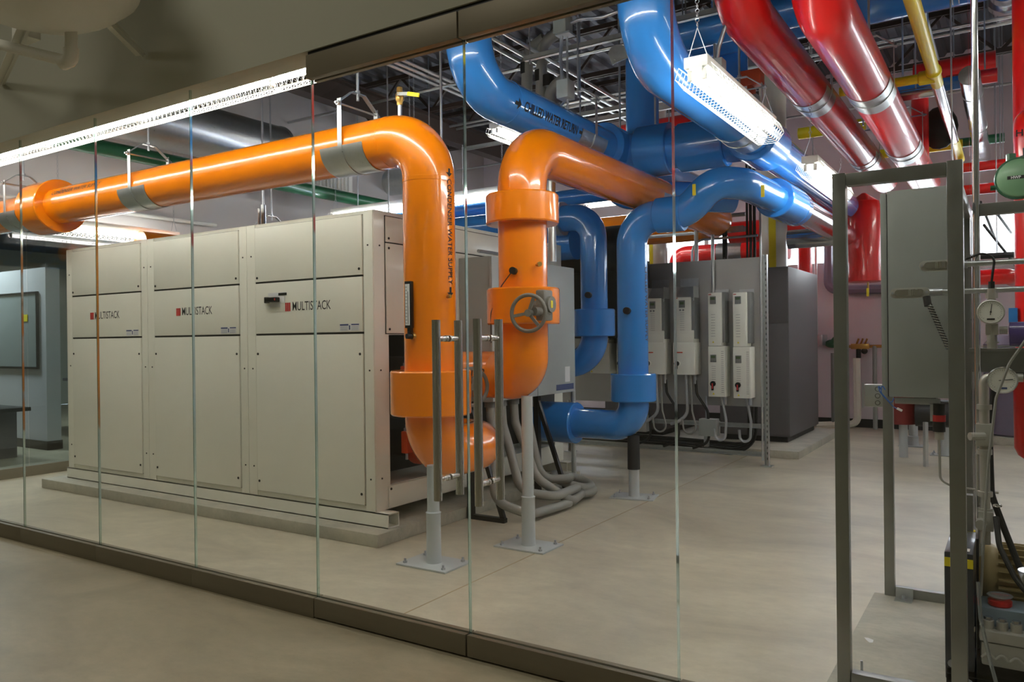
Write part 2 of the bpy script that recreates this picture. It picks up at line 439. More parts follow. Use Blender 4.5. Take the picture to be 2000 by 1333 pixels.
# main girder running away from the glass, and a brown steel column
r = thing('roof_girder', 'dark brown steel roof girder running back from the glass above the chillers', 'beam', (-6.2, 2.6, 3.8))
b = MB(); b.bx(-6.28, -6.12, GY+.12, BACKY-.02, 3.78, 3.80); b.bx(-6.28, -6.12, GY+.12, BACKY-.02, 4.03, 4.05); b.build('flange', 'joist', r)
MB().bx(-6.207, -6.193, GY+.12, BACKY-.02, 3.80, 4.03).build('web', 'joist', r)

cl = 'thin galvanised conduit running back under the roof deck'
for k, (x, z) in enumerate(((-5.3, 4.0), (-5.2, 4.0), (-5.1, 4.0), (-4.1, 3.96), (-3.9, 3.9), (-3.75, 3.9), (-2.05, 3.98), (-1.95, 3.98), (-.62, 3.99), (.35, 3.9))):
    tag(MB().cyl((x, 2.8, z), (x, BACKY-.02, z), .018, 10).build('roof_conduit', 'galv', loc=(x, 2.8, z)), cl, 'conduit', 'conduits running back under the roof')
for k, (y, z) in enumerate(((3.3, 3.93), (4.9, 3.92), (6.7, 3.93), (8.2, 4.0), (8.35, 4.0), (10.2, 3.95))):
    tag(MB().cyl((LX+.02, y, z), (RX-.02, y, z), .016, 10).build('roof_conduit', 'galv', loc=(LX, y, z)), 'thin galvanised conduit crossing from side to side under the roof deck', 'conduit', 'conduits crossing under the roof')
# ------------------------------------------------------------------ the glass front
JX = [-7.60, -6.77, -5.93, -5.0903, -4.2632, -3.412, -2.5575, -1.7412, -0.9148, -0.090, 0.74, 1.57, 2.40, 3.40]
GT = 0.012; RZ = 0.0875
def pane_mb(x0, x1, z0, z1, g=.0025):
    b = MB(); x0 += g; x1 -= g; y0, y1 = GY-GT/2, GY+GT/2
    v = [(x, y, z) for z in (z0, z1) for y in (y0, y1) for x in (x0, x1)]
    b._add(v, [(0, 1, 5, 4), (2, 6, 7, 3)], 0); vs = b.bm.verts[:]
    for f in [(0, 2, 3, 1), (4, 5, 7, 6), (0, 4, 6, 2), (1, 3, 7, 5)]:
        b.bm.verts.ensure_lookup_table(); nf = b.bm.faces.new([b.bm.verts[i] for i in f]); nf.material_index = 1
    return b
wn = 8; dn = 1
HZ0, HZ1 = 2.332, 2.433
for i in range(len(JX)-1):
    x0, x1 = JX[i], JX[i+1]; isdoor = i in (6, 7); hdr = i >= 6
    nm = ('door_%d' % dn) if isdoor else ('window_%d' % wn)
    r = sthing(nm, ((x0+x1)/2, GY, 0))
    if isdoor: dn += 1
    else: wn += 1
    pane_mb(x0, x1, RZ-.01, HZ0+.02 if hdr else 2.56).build('glass_pane', ['glass', 'glass_edge'], r)
    bz = .008 if isdoor else 0; g = .004 if isdoor else .0008
    b = MB(); b.bx(x0+g, x1-g, GY-.03, GY-GT/2-.001, bz, RZ, .0015); b.bx(x0+g, x1-g, GY+GT/2+.001, GY+.03, bz, RZ, .0015); b.bx(x0+g+.001, x1-g-.001, GY-.028, GY+.028, bz+.001, RZ-.012)
    b.build('bottom_rail', 'rail', r)
    if hdr:
        b = MB(); b.bx(x0+g, x1-g, GY-.04, GY-GT/2-.002, HZ0, HZ1, .0015); b.bx(x0+g, x1-g, GY+GT/2+.002, GY+.03, HZ0, HZ1, .0015); b.bx(x0+g+.001, x1-g-.001, GY-.028, GY+.028, HZ0+.02, HZ1-.001)
        b.build('top_rail', 'rail', r)
    if isdoor:
        hx = -1.835 if i == 6 else -1.645
        h = MB(); h.cyl((hx, 2.33, .592), (hx, 2.33, 1.276), .0165, 24).build('pull_handle', 'steel', r)
        h2 = MB(); h2.cyl((hx, 2.47, .592), (hx, 2.47, 1.276), .0165, 24).build('pull_handle', 'steel', r)
        for z in (.67, 1.205):
            s = MB(); s.cyl((hx, 2.335, z), (hx, GY-.012, z), .011, 16); s.cyl((hx, GY+.012, z), (hx, 2.465, z), .011, 16)
            s.cyl((hx, GY-.016, z), (hx, GY-GT/2, z), .0125, 16); s.cyl((hx, GY+GT/2, z), (hx, GY+.016, z), .0125, 16)
            s.build('standoff', 'steel', r)
struct(MB().bx(-2.55, RX, GY-.03, GY+.03, HZ1, 2.45).build('trim_1', 'black'), 'dark gap strip between the header rail and the bulkhead')

# ------------------------------------------------------------------ left glass wall and the office beyond
for i, (y0, y1) in enumerate(((2.5, 3.62), (3.62, 4.70), (4.70, 5.4))):
    r = sthing('window_%d' % wn, (LX, (y0+y1)/2, 0)); wn += 1
    MB().bx(LX-.006, LX+.006, y0+.004, y1-.004, .08, 2.32).build('glass_pane', 'glass_office', r)
    b = MB(); b.bx(LX-.03, LX+.03, y0, y1, 0, .0925, .002); b.build('bottom_rail', 'rail', r)
PT = onX(118, 700, -9.23).y
r = thing('partition', 'white office partition end with a framed board, black base, seen through the left glass wall', 'partition', (-9.3, 4.5, 0))
MB().bx(-12.5, -9.23, 4.60, PT, .10, 2.08).build('panel', 'wall_white', r)
MB().bx(-12.5, -9.22, 4.59, PT+.01, 0, .10).build('base', 'black', r)
b = MB(); b.bx(-11.6, -9.38, 4.57, 4.60, .92, .945); b.bx(-11.6, -9.38, 4.57, 4.60, 1.79, 1.81); b.bx(-9.395, -9.38, 4.57, 4.60, .92, 1.81); b.build('board_frame', 'black_steel', r)
MB().bx(-11.6, -9.395, 4.585, 4.599, .945, 1.79).build('board', 'enclosure', r)
MB().bx(-9.72, -9.60, 4.578, 4.584, 1.47, 1.55).build('note', 'yellow_tag', r)
r = thing('desk', 'dark office desk with cabinet below, at the left edge behind the glass', 'desk', (-9.2, 3.6, 0))
MB().bx(-9.9, -8.75, 3.55, 4.2, .50, .54, .004).build('desk_top', 'black_gloss', r)
MB().bx(-9.8, -8.95, 3.65, 4.15, 0, .50).build('cabinet', 'cabinet', r)
r = thing('desk', 'dark desk standing beyond the white partition end, right of it behind the glass', 'desk', (-10.4, 6.2, 0))
MB().bx(-11.4, -9.9, 5.9, 6.6, .68, .72, .004).build('desk_top', 'cabinet', r)
MB().bx(-10.1, -9.95, 5.95, 6.5, 0, .68).build('panel', 'black', r)
tag(MB().bx(-10.6, -10.2, 6.2, 6.23, .80, 1.10).bx(-10.43, -10.37, 6.22, 6.28, .72, .85).bx(-10.5, -10.3, 6.15, 6.35, .72, .73).build('monitor', 'black_gloss', loc=(-10.4, 6.2, .72)), 'black monitor on the desk beyond the white partition end', 'monitor')

# ------------------------------------------------------------------ fluorescent fixtures with wire guards (local x = along)
FL = 1.20
def make_fixture(guard=True, chains=(1.4, 1.4), lamps=(-.032, .032), narrow=False):
    r = thing('strip_light', '', 'light', (0, 0, 0))
    if narrow: MB().bx(-FL/2, FL/2, -.03, .03, .036, .09, .003).build('housing', 'housing_white', r)
    else: MB().bx(-FL/2, FL/2, -.055, .055, .035, .085, .003).bx(-FL/2, FL/2, -.03, .03, .025, .036).build('housing', 'housing_white', r)
    for s in lamps:
        for e in (-1, 1): MB().bx(e*(FL/2-.022)-.009, e*(FL/2-.022)+.009, s-.011, s+.011, -.018, .03, .002).build('lamp_holder', 'housing_white', r)
    for s in lamps: MB().cyl((-FL/2+.03, s, .012 if narrow else 0), (FL/2-.03, s, .012 if narrow else 0), .015 if narrow else .0125, 10).build('tube', 'tube', r)
    if guard:
        g = MB(); sec = [(-.075, .04), (-.092, -.01), (-.055, -.06), (.055, -.06), (.092, -.01), (.075, .04)]
        if narrow: sec = [(-.05, .036), (-.052, -.01), (-.032, -.046), (.032, -.046), (.052, -.01), (.05, .036)]
        for (y, z) in sec: g.bar((-FL/2-.01, y, z), (FL/2+.01, y, z), .003, .003)
        n = 28
        for i in range(n+1):
            x = -FL/2-.01+(FL+.02)*i/n
            for k in range(5): g.bar((x, *sec[k]), (x, *sec[k+1]), .0016, .0016)
            if i < n:
                x2 = -FL/2-.01+(FL+.02)*(i+1)/n
                for k in (1, 3): g.bar((x, *sec[k]), (x2, *sec[k+1]), .0015, .0015); g.bar((x2, *sec[k]), (x, *sec[k+1]), .0015, .0015)
        g.build('wire_guard', 'housing_white', r)
    if chains:
        for e in (-1, 1):
            rod = chains[0] if e < 0 else chains[1]; c = MB(); x = e*(FL/2-.03); c.bar((x, -.045, .085), (x, 0, .22), .003, .003); c.bar((x, .045, .085), (x, 0, .22), .003, .003)
            z = .22; k = 0
            while z < .22+rod and rod > 0:
                c.torus((x, 0, z+.012), (1, 0, 0) if k % 2 else (0, 1, 0), .009, .0018, 8, 5); z += .021; k += 1
            c.build('chain', 'zinc', r)
    return r
fx = make_fixture(True, (1.6, .06))
fx.location = (-1.18, 3.98, 2.37); fx.rotation_euler = (0, 0, PI/2)
fx['label'] = 'glowing caged strip light in front of the nearest blue pipe, largest in view'; fx['group'] = 'hanging strip lights over the aisle'
dup(fx, (-1.18, 6.30, 2.37), PI/2, 'caged strip light over the aisle, partly behind the steel frame top corner')
fixB = make_fixture(True, None, (0,), True)
row = [(-3.343-1.165*k+.58) for k in range(-2, 5)]
RL = ['strip light of the row above the glass, {} from the header corner'.format(o) for o in ('just right, mostly hidden behind the header, third', 'hidden behind the header rail, second', 'first whole one left, first', 'second to the left, second', 'third to the left, third', 'fourth to the left, fourth', 'fifth to the left, fifth')]
RL = ['strip light behind the header rail, showing as a bright line above the blue pipe bends', 'strip light behind the header rail, above the orange pipe bend', 'caged strip light above the glass, ending at the left end of the header rail', 'caged strip light of the row above the glass, second left of the header rail', 'caged strip light of the row above the glass, third left of the header rail', 'caged strip light of the row above the glass, fourth left of the header rail', 'caged strip light of the row above the glass, farthest left, outside the frame']
for k, xx in enumerate(row):
    if k == 0: o = fixB; o.location = (xx, 2.85, 2.594)
    else: o = dup(fixB, (xx, 2.85, 2.594))
    o['label'] = RL[k]; o['group'] = 'row of strip lights along the top of the glass'
for (x, y, z, rz, l) in [(-7.15, 4.25, 2.24, PI/2, 'caged strip light glowing above the leftmost chiller, under the orange pipe'),
                         (-6.1, 6.6, 2.66, 0, 'glowing caged strip light seen over the chiller tops behind the orange bend'),
                         (-4.9, 6.6, 2.66, 0, 'second of the end-to-end strip lights seen over the chiller tops, behind the vertical orange pipe'),
                         (-4.7, 7.6, 3.45, PI/2, 'caged strip light tucked under the blue chilled water bend, beside the rear orange bend'),
                         (.75, 8.9, 3.0, PI/2, 'added unseen strip light far down the aisle near the back windows'),  # added lamp out of view, fills the far end of the aisle
                         (1.4, 4.3, 2.75, PI/2, 'added strip light over the pump skid, outside the frame'), (1.4, 7.2, 2.75, PI/2, 'added strip light beyond the pump skid, outside the frame'),  # both added out of view as fill for the right side
                         (-4.2, 9.3, 3.0, 0, 'added strip light over the boilers by the back wall')]:  # last one is an added lamp that brightens the back
    L = .66 if x == -7.15 else CEIL-.1-z-.22
    f3 = make_fixture(True, (L, L)); f3.location = (x, y, z); f3.rotation_euler = (0, 0, rz); f3['label'] = l; f3['group'] = 'hanging strip lights over the plant'
# unseen ceiling lights behind the camera, added to fill the hall side
hl = thing('hall_fill', 'added unseen round fill light in the hall ceiling', 'light', (-3, .3, 4.19), 'added hall fill lights')
MB().cyl((-3, .3, 4.15), (-3, .3, 4.198), .55, 32).build('trim_ring', 'housing_white', hl)
ld = bpy.data.lights.new('hall_fill_lamp', 'AREA'); ld.shape = 'DISK'; ld.size = 1.0; ld.energy = 6; ld.color = (1, .95, .82)
lo = bpy.data.objects.new('hall_fill_lamp', ld); COL.objects.link(lo); lo.parent = hl; lo.location = (0, 0, -.05)
for p in ((-7, .3, 4.19), (1.6, .3, 4.19), (-11, .3, 4.19)): dup(hl, p)
# office lights
ol = thing('office_light', 'office ceiling light panel', 'light', (-10.5, 4, 2.99), 'office lights')
MB().bx(-11.1, -9.9, 3.7, 4.3, 2.94, 2.99).build('housing', 'housing_white', ol)
ld = bpy.data.lights.new('office_lamp', 'AREA'); ld.size = 0.6; ld.energy = 22; ld.color = (.94, .98, 1)
lo = bpy.data.objects.new('office_lamp', ld); COL.objects.link(lo); lo.parent = ol; lo.location = (0, 0, -.06)
dup(ol, (-10.5, 7.5, 2.99))

# ================================================================== CHILLERS
CY = 3.512; CZ0 = .164; CZ1 = 1.994; CX0 = -6.697; CX1 = -3.24; CBY = 5.84; MWD = (CX1-CX0)/3
def screws(pts, name, r, parent, axis='Y', s=-1):
    for p in pts:
        p = Vector(p); d = Vector((0, s, 0)) if axis == 'Y' else Vector((s, 0, 0))
        MB().cyl(p, p+d*.003, r, 10).build(name, 'gap', parent)
def logo(parent, cx, cz, y, wd=.412):
    bm = text_bm('MULTISTACK', .082, .0003, sx=1.0)
    xs = [v.co.x for v in bm.verts]; W = max(xs)-min(xs); k = (wd*.84)/W
    bmesh.ops.scale(bm, vec=(k, 1, 1), verts=bm.verts); bmesh.ops.translate(bm, vec=(wd*.08, 0, 0), verts=bm.verts)
    put_text(bm, 'lettering', 'ink', parent, plane_map((cx, y, cz), (1, 0, 0), (0, 0, 1)))
    b = MB(); x0 = cx-wd/2
    for i in range(3): b.bx(x0+i*.0175, x0+i*.0175+.0135, y, y-.0012, cz-.028, cz+.028)
    b.build('logo_mark', 'logo_red', parent)
def warn_label(parent, x0, z0, y, wd=.165, ht=.045):
    b = MB(); b.bx(x0, x0+wd, y, y-.001, z0, z0+ht); o = b.build('warning_label', 'label_white', parent)
    b = MB(); b.bx(x0+.003, x0+wd*.45, y-.001, y-.0018, z0+ht-.012, z0+ht-.002); b.bx(x0+wd*.60, x0+wd-.002, y-.001, y-.0018, z0+ht-.010, z0+ht-.002); b.bx(x0+wd*.48, x0+wd*.54, y-.001, y-.0018, z0+.008, z0+ht-.010)
    for i in range(4): b.bx(x0+.006, x0+wd*.42, y-.001, y-.0018, z0+.004+i*.007, z0+.0055+i*.007); b.bx(x0+wd*.6, x0+wd-.008, y-.001, y-.0018, z0+.004+i*.007, z0+.0055+i*.007)
    b.build('label_print', 'label_blue', parent)
names3 = ['leftmost beige chiller of the three joined units, behind the far left glass panes', 'middle beige chiller of the three joined units', 'right hand beige chiller with a black isolator switch beside its logo']
for i in range(3):
    x0 = CX0+i*MWD; x1 = x0+MWD; r = thing('chiller', names3[i], 'chiller', ((x0+x1)/2, CY, .076), 'three joined chillers')
    b = MB()
    if i < 2: b.bx(x0+.001, x1-.001, CY+.004, CBY, CZ0, CZ1)
    else:     # last one has an open service bay on its right side
        b.bx(x0+.001, x1-.34, CY+.004, CBY, CZ0, CZ1); b.bx(x1-.34, x1, CY+.004, CY+.13, CZ0, CZ1); b.bx(x1-.34, x1, CBY-.14, CBY, CZ0, CZ1)
        b.bx(x1-.34, x1, CY+.13, CBY-.14, 1.237, CZ1); b.bx(x1-.34, x1-.003, CY+.13, CBY-.14, CZ0, .31)
    b.build('body', 'beige', r)
    xl, xr = x0+.092, x1-.085
    for nm, z0, z1 in (('upper_panel', 1.604, 1.968), ('logo_panel', 1.256, 1.592), ('lower_panel', .20, 1.243)):
        MB().bx(xl-.004, xr+.004, CY+.0035, CY+.0045, z0-.004, z1+.004).build('panel_gap', 'gap', r)
        MB().bx(xl, xr, CY-.010, CY+.004, z0, z1, .002).build(nm, 'beige', r)
    if True:
        MB().bx(xl-.002, xr+.002, CY-.004, CY+.003, 1.2445, 1.2555).bx(xl-.002, xr+.002, CY-.004, CY+.003, 1.5925, 1.6035).build('panel_gap', 'gap', r)
    for sx in (0, 1):
        MB().bx(x0+.002 if sx == 0 else xr+.008, xl-.008 if sx == 0 else x1-.002, CY-.004, CY+.0035, CZ0, CZ1-.003, .001).build('corner_post', 'beige', r)
    zz = (1.62, 1.57, 1.12, .265)
    screws([(xr-.022, CY-.010, z) for z in (1.64, 1.12, .265)]+[(xl+.02, CY-.010, z) for z in (1.63, 1.12, .265)], 'screw', .0085, r)
    screws([(xr+.045, CY-.004, 1.78), (xr+.05, CY-.004, 1.02), (xl-.045, CY-.004, 1.78), (xl-.04, CY-.004, 1.02), (xr+.05, CY-.004, .36), (xl-.04, CY-.004, .36)], 'screw', .0055, r)
    logo(r, [-6.12, -4.97, -3.80][i]-.0, 1.427, CY-.0105)
    warn_label(r, xr-.19, 1.262, CY-.0105)
    if i == 2:
        b = MB(); b.bx(-4.205, -4.01, CY-.012, CY-.0105, 1.455, 1.50); b.bx(-4.16, -4.05, CY-.012, CY-.0105, 1.43, 1.455); b.bx(-4.17, -3.99, CY-.012, CY-.0105, 1.503, 1.525)
        s = b.build('switch_plate', 'label_white', r)
        MB().bx(-4.165, -4.055, CY-.05, CY-.012, 1.462, 1.494, .006).bx(-4.185, -4.155, CY-.035, CY-.012, 1.458, 1.498, .004).bx(-4.07, -3.99, CY-.0128, CY-.012, 1.505, 1.522).build('isolator_switch', 'black_gloss', r)
        MB().bx(-4.066, -4.058, CY-.052, CY-.05, 1.472, 1.486).build('switch_mark', 'logo_red', r)
        # right side
        MB().bx(CX1+.001, CX1+.009, CY+.105, CBY-.15, 1.808, 1.965, .002).build('side_panel', 'beige', r)
        MB().bx(CX1+.001, CX1+.009, CY+.105, CBY-.15, 1.245, 1.800, .002).build('side_panel', 'beige', r)
        MB().bx(CX1-.001, CX1+.002, CY+.100, CBY-.145, 1.24, 1.970).build('panel_gap', 'gap', r)
        MB().bx(CX1+.001, CX1+.006, CY+.11, CBY-.02, .175, .305, .001).build('side_rail', 'beige', r)
        screws([(CX1+.009, CY+.13, 1.83), (CX1+.009, CY+.13, 1.77), (CX1+.009, CY+.13, 1.27), (CX1+.006, CY+.13, .285)], 'screw', .008, r, 'X', 1)
        screws([(CX1, CY+.055, 1.78), (CX1, CY+.055, 1.02), (CX1, CY+.055, .36)], 'screw', .0055, r, 'X', 1)
        MB().bx(CX1-.33, CX1-.325, CY+.13, CBY-.14, .31, 1.237).build('bay_back', 'gap', r)
        for zc in (.56, .97):
            MB().cyl((CX1-.32, 3.95, zc), (CX1+.02, 3.95, zc), .125, 24).build('header_pipe', 'rubber', r)
            MB().lathe((CX1-.02, 3.95, zc), (1, 0, 0), [(0, .15), (.0, .165), (.09, .165), (.09, .15)], 28).build('coupling', 'orange_red', r)
            MB().bx(CX1+.0, CX1+.05, 3.95-.205, 3.95-.135, zc-.07, zc+.07, .008).build('coupling_lug', 'orange_red', r)
            MB().cyl((CX1+.025, 3.95-.18, zc-.11), (CX1+.025, 3.95-.18, zc+.11), .009, 8).cyl((CX1+.025, 3.95-.18, zc+.07), (CX1+.025, 3.95-.18, zc+.088), .018, 6).build('coupling_bolt', 'zinc', r)
# skid beams and concrete pad
for (y0, y1, l) in ((3.505, 3.605, 'beige hollow steel beam along the front under the chillers'), (5.72, 5.82, 'beige hollow steel beam along the back under the chillers')):
    b = MB(); t = .006; x0, x1, z0, z1 = -6.72, -3.14, .077, .1635
    b.bx(x0, x1, y0, y0+t, z0, z1); b.bx(x0, x1, y1-t, y1, z0, z1); b.bx(x0, x1, y0, y1, z0, z0+t); b.bx(x0, x1, y0, y1, z1-t, z1)
    tag(b.build('skid_beam', 'beige', loc=((x0+x1)/2, y0, z0)), l, 'beam', 'beams under the chillers')
b = MB(); b.bx(-6.86, -3.098, 3.367, 5.88, 0, .076, .006)
tag(b.build('concrete_pad', 'pad', loc=(-5, 3.367, 0)), 'long low concrete pad under the chillers', 'plinth')
# control enclosure on the chiller side
r = thing('control_box', 'tall pale grey control enclosure behind the rear orange pipe, on the chiller side', 'electrical box', (-3.1, 4.8, .75))
MB().bx(CX1+.012, -2.975, 4.36, 5.53, .775, 1.765, .004).build('box', 'enclosure_light', r)
MB().bx(-2.975, -2.95, 4.355, 4.94, .778, 1.762, .004).build('box_door', 'enclosure_light', r)
MB().bx(-2.975, -2.95, 4.95, 5.53, .778, 1.762, .004).build('box_door', 'enclosure_light', r)
MB().bx(-2.95, -2.949, 5.36, 5.44, .86, .98).build('paper_label', 'label_white', r)
MB().bx(-2.95, -2.949, 5.22, 5.50, .80, .845).build('warning_label', 'label_blue', r)

# ================================================================== PIPE HELPERS
def pipe(name, label, mt, pts, r, fil, group=None, n=36, seg=12, cat='pipe', body='pipe_body'):
    p0 = Vector(pts[0]); t = thing(name, label, cat, p0, group)
    MB().tube(pts, r, n, fil, seg).build(body, mt, t)
    return t
def collar(parent, a, d, L, r0, r1, mt, name='collar'):
    # thicker insulated sleeve: from a along d, length L, pipe radius r0, collar radius r1
    e = .006
    return MB().lathe(a, d, [(-.002, r0-.002), (-.002, r1-e), (e, r1), (L-e, r1), (L+.002, r1-e), (L+.002, r0-.002)], 40).build(name, mt, parent)
def seam(parent, a, d, r, mt, name='seam'):
    return MB().lathe(a, d, [(-.012, r), (-.010, r+.0018), (.010, r+.0018), (.012, r)], 40).build(name, mt, parent)
def clevis(label, c, axis, r, top=CEIL-.09, up_h=.30, shield=.33, grp='pipe hangers', rodoff=0):
    # insulation shield below, strap hanger above; axis is the pipe direction, c the pipe centre
    c = Vector(c); ax = Vector(axis).normalized(); sd = Vector((0, 0, 1)).cross(ax)
    t = thing('pipe_hanger', label, 'hanger', c, grp)
    MB().arc_band(c, ax, r+.002, shield, .003, PI*.52, PI*1.48, 28).build('insulation_shield', 'galv', t)
    b = MB(); b.arc_band(c, ax, r+.006, .032, .004, PI*.5, PI*1.5, 28)
    zt = up_h
    for s in (-1, 1):
        a = c+sd*s*(r+.008); b.bar(a, a+Vector((0, 0, zt)), .032, .004, up=sd)
    b.build('strap', 'galv', t)
    b = MB(); ztop = r+up_h*.75
    for s in (-1, 1):
        a = c+sd*s*(r+.012)+Vector((0, 0, zt-.02)); m = c+sd*s*(r*.35)+Vector((0, 0, zt+.06))
        b.bar(a, m, .030, .005); 
    b.bar(c+sd*(r*.36)+Vector((0, 0, zt+.06)), c-sd*(r*.36)+Vector((0, 0, zt+.06)), .030, .005)
    b.cyl(c+sd*(r+.02)+Vector((0, 0, zt-.03)), c-sd*(r+.02)+Vector((0, 0, zt-.03)), .006, 8)
    b.build('yoke', 'galv', t)
    b = MB()
    for s in (-1, 1):
        a = c+sd*s*(r+.014)+Vector((0, 0, zt-.03)); b.cyl(a, a+sd*s*.012, .014, 6); b.cyl(a, a+sd*s*.026, .007, 8)
    b.build('bolt', 'zinc', t)
    b = MB(); b.cyl(c+Vector((0, 0, zt+.02)), Vector((c.x, c.y, top)), .008, 10); b.cyl(c+Vector((0, 0, zt+.064)), c+Vector((0, 0, zt+.078)), .015, 6)
    b.build('rod', 'zinc', t)
    return t
def stand(label, x, y, ztop, zsl, r=.033, mt='post_paint', sz=.165, rot=0.0, grp='pipe support stands'):
    t = thing('pipe_stand', label, 'pipe support', (x, y, 0), grp)
    MB().cyl((x, y, .01), (x, y, ztop), r, 24).build('post', mt, t)
    MB().lathe((x, y, .008), (0, 0, 1), [(0, r), (0, r+.010), (.014, r+.007), (zsl-.008, r+.006), (zsl, r+.009), (zsl+.006, r)], 28).build('sleeve', mt, t)
    m = Matrix.Translation((x, y, 0)) @ Matrix.Rotation(rot, 4, 'Z')
    b = MB(); b.bx(-sz, sz, -sz*.72, sz*.72, .001, .010, .001, m=m); b.build('base_plate', mt, t)
    for sx in (-1, 1):
        for sy in (-1, 1):
            p = m @ Vector((sx*sz*.78, sy*sz*.52, .010)); q = MB(); q.cyl(p, p+Vector((0, 0, .010)), .012, 6); q.cyl(p, p+Vector((0, 0, .024)), .006, 8); q.build('anchor_bolt', 'zinc', t)
    return t
def gauge(parent, c, n, r, stem=None):
    c = Vector(c); n = Vector(n).normalized()
    MB().lathe(c-n*.03, n, [(0, r*.6), (.004, r*.98), (.03, r*1.0), (.034, r*.94), (.030, r*.9)], 28).build('gauge_case', 'pewter', parent)

# ================================================================== ORANGE CONDENSER WATER PIPES
AX, AY, AZ, AR = -2.695, 3.37, 2.325, .1435
fl = .235
A = pipe('condenser_water_pipe', 'bright orange pipe running along above the chillers and bending down at the door handles', 'orange',
         [(LX+.05, AY, AZ), (AX, AY, AZ), (AX, AY, .565), (AX, 3.95, .565), (CX1+.07, 3.95, .565)], AR, [0, .24, .21, .21, 0])
collar(A, (AX, AY, .795), (0, 0, 1), .238, AR, .222, 'orange')
seam(A, (AX, AY, 2.07), (0, 0, 1), AR, 'orange'); seam(A, (AX-.27, AY, AZ), (1, 0, 0), AR, 'orange')
collar(A, (-6.50, AY, AZ), (-1, 0, 0), .30, AR, .215, 'orange')
bm = text_bm('CONDENSER WATER SUPPLY', .052, .0006, sub=1, sx=1.0)
xs = [v.co.x for v in bm.verts]; W = max(xs)-min(xs); k = .57/W; bmesh.ops.scale(bm, vec=(k, 1, 1), verts=bm.verts)
arrow_into(bm, -.34, -.295, .036, .022); arrow_into(bm, .30, .352, .036, .022)
put_text(bm, 'lettering', 'ink', A, pipe_map((AX, AY, 1.785), (0, 0, -1), (1.0, -.02, 0), AR+.0018))
bm = text_bm('CONDENSER WATER SUPPLY', .052, .0006, sub=1)
put_text(bm, 'lettering', 'ink', A, pipe_map((-6.05, AY, AZ), (1, 0, 0), (0, -1, .55), AR+.0018))
# thermometer on a well, small taps
MB().bx(AX-.033, AX+.010, AY-.175, AY-.150, 1.265, 1.515, .003).bx(AX-.020, AX+.004, AY-.17, AY-.150, 1.235, 1.27).build('thermometer_case', 'black_gloss', A)
MB().bx(AX-.027, AX+.003, AY-.177, AY-.1745, 1.28, 1.50).build('thermometer_scale', 'label_white', A)
b = MB(); [b.bx(AX-.024, AX-.014, AY-.1775, AY-.177, 1.29+i*.0175, 1.2925+i*.0175) for i in range(12)]; b.bx(AX-.009, AX-.006, AY-.1775, AY-.177, 1.285, 1.46); b.build('scale_marks', 'ink', A)
MB().cyl((AX-.008, AY-.165, 1.25), (AX-.008, AY-.165, 1.215), .011, 10).cyl((AX-.012, AY-.185, 1.222), (AX+.0, AY-.13, 1.222), .014, 12).build('thermometer_well', 'black', A)
MB().cyl((AX-.004, AY-.155, 1.222), (AX, AY-.135, 1.222), .02, 12).build('well_boss', 'brass', A)
MB().cyl((AX+.12, AY-.02, 1.432), (AX+.18, AY-.05, 1.432), .006, 8).cyl((AX+.15, AY-.035, 1.432), (AX+.175, AY-.048, 1.432), .011, 8).build('tap', 'brass', A)
# drain valve on top of the bend
b = MB(); b.cyl((AX-.20, AY, AZ+.12), (AX-.20, AY, AZ+.20), .012, 10); b.build('vent_nipple', 'zinc', A)
MB().lathe((AX-.20, AY, AZ+.20), (0, 0, 1), [(0, .016), (.02, .018), (.03, .024), (.06, .024), (.07, .018), (.10, .016)], 14).cyl((AX-.19, AY-.02, AZ+.25), (AX-.165, AY-.045, AZ+.25), .008, 8).build('vent_valve', 'brass', A)
MB().bar((AX-.18, AY-.045, AZ+.25), (AX-.10, AY-.05, AZ+.235), .004, .018).build('valve_handle', 'galv', A)
MB().bar((AX-.10, AY-.05, AZ+.235), (AX-.015, AY-.055, AZ+.21), .010, .022, bev=.003).build('handle_grip', 'yellow_tag', A)

BX, BY, BR = -2.398, 3.864, .1435
B = pipe('condenser_water_pipe', 'orange pipe with a grey handwheel valve, rising behind the right pair of door handles', 'orange',
         [(CX1+.07, 3.95, .985), (-2.62, 3.95, .985), (BX, 3.864, .985), (BX, BY, 2.33), (BX, 7.2, 2.33)], AR, [0, .05, .31, .26, 0])
collar(B, (BX, BY, 1.868), (0, 0, 1), .165, BR, .213, 'orange')
collar(B, (BX, BY, 1.286), (0, 0, 1), .205, BR, .213, 'orange')
bm = text_bm('RETURN', .06, .0008, sub=1); put_text(bm, 'lettering', 'ink', B, pipe_map((-2.70, 3.95, .985), (1, 0, 0), (0, -1, .12), AR+.0018))
def handwheel(parent, c, n, R, name='handwheel', hub=.02):
    c = Vector(c); n = Vector(n).normalized(); u = Vector((0, 0, 1)); u = (u-n*u.dot(n)).normalized(); v = n.cross(u)
    b = MB(); b.torus(c, n, R, .011, 40, 10)
    b.cyl(c-n*.03, c+n*.015, hub, 14)
    for k in range(3):
        a = PI/2+2*PI*k/3+.35; b.bar(c, c+(u*math.sin(a)+v*math.cos(a))*R, .016, .012, up=n)
    return b.build(name, 'cast', parent)
gb = MB(); gb.bx(BX+.19, BX+.245, BY-.18, BY-.08, 1.30, 1.47, .012); gb.cyl((BX+.14, BY-.13, 1.385), (BX+.20, BY-.13, 1.385), .03, 12); gb.cyl((BX+.245, BY-.12, 1.39), (BX+.262, BY-.12, 1.39), .045, 20)
gb.cyl((BX+.215, BY-.24, 1.35), (BX+.215, BY-.17, 1.35), .024, 12)
gbo = gb.build('valve_gearbox', 'cast', B)
MB().bx(BX+.262, BX+.264, BY-.135, BY-.115, 1.37, 1.41).build('position_mark', 'yellow_tag', B)
handwheel(gbo, (BX+.20, BY-.27, 1.34), (.18, -1, 0), .098)
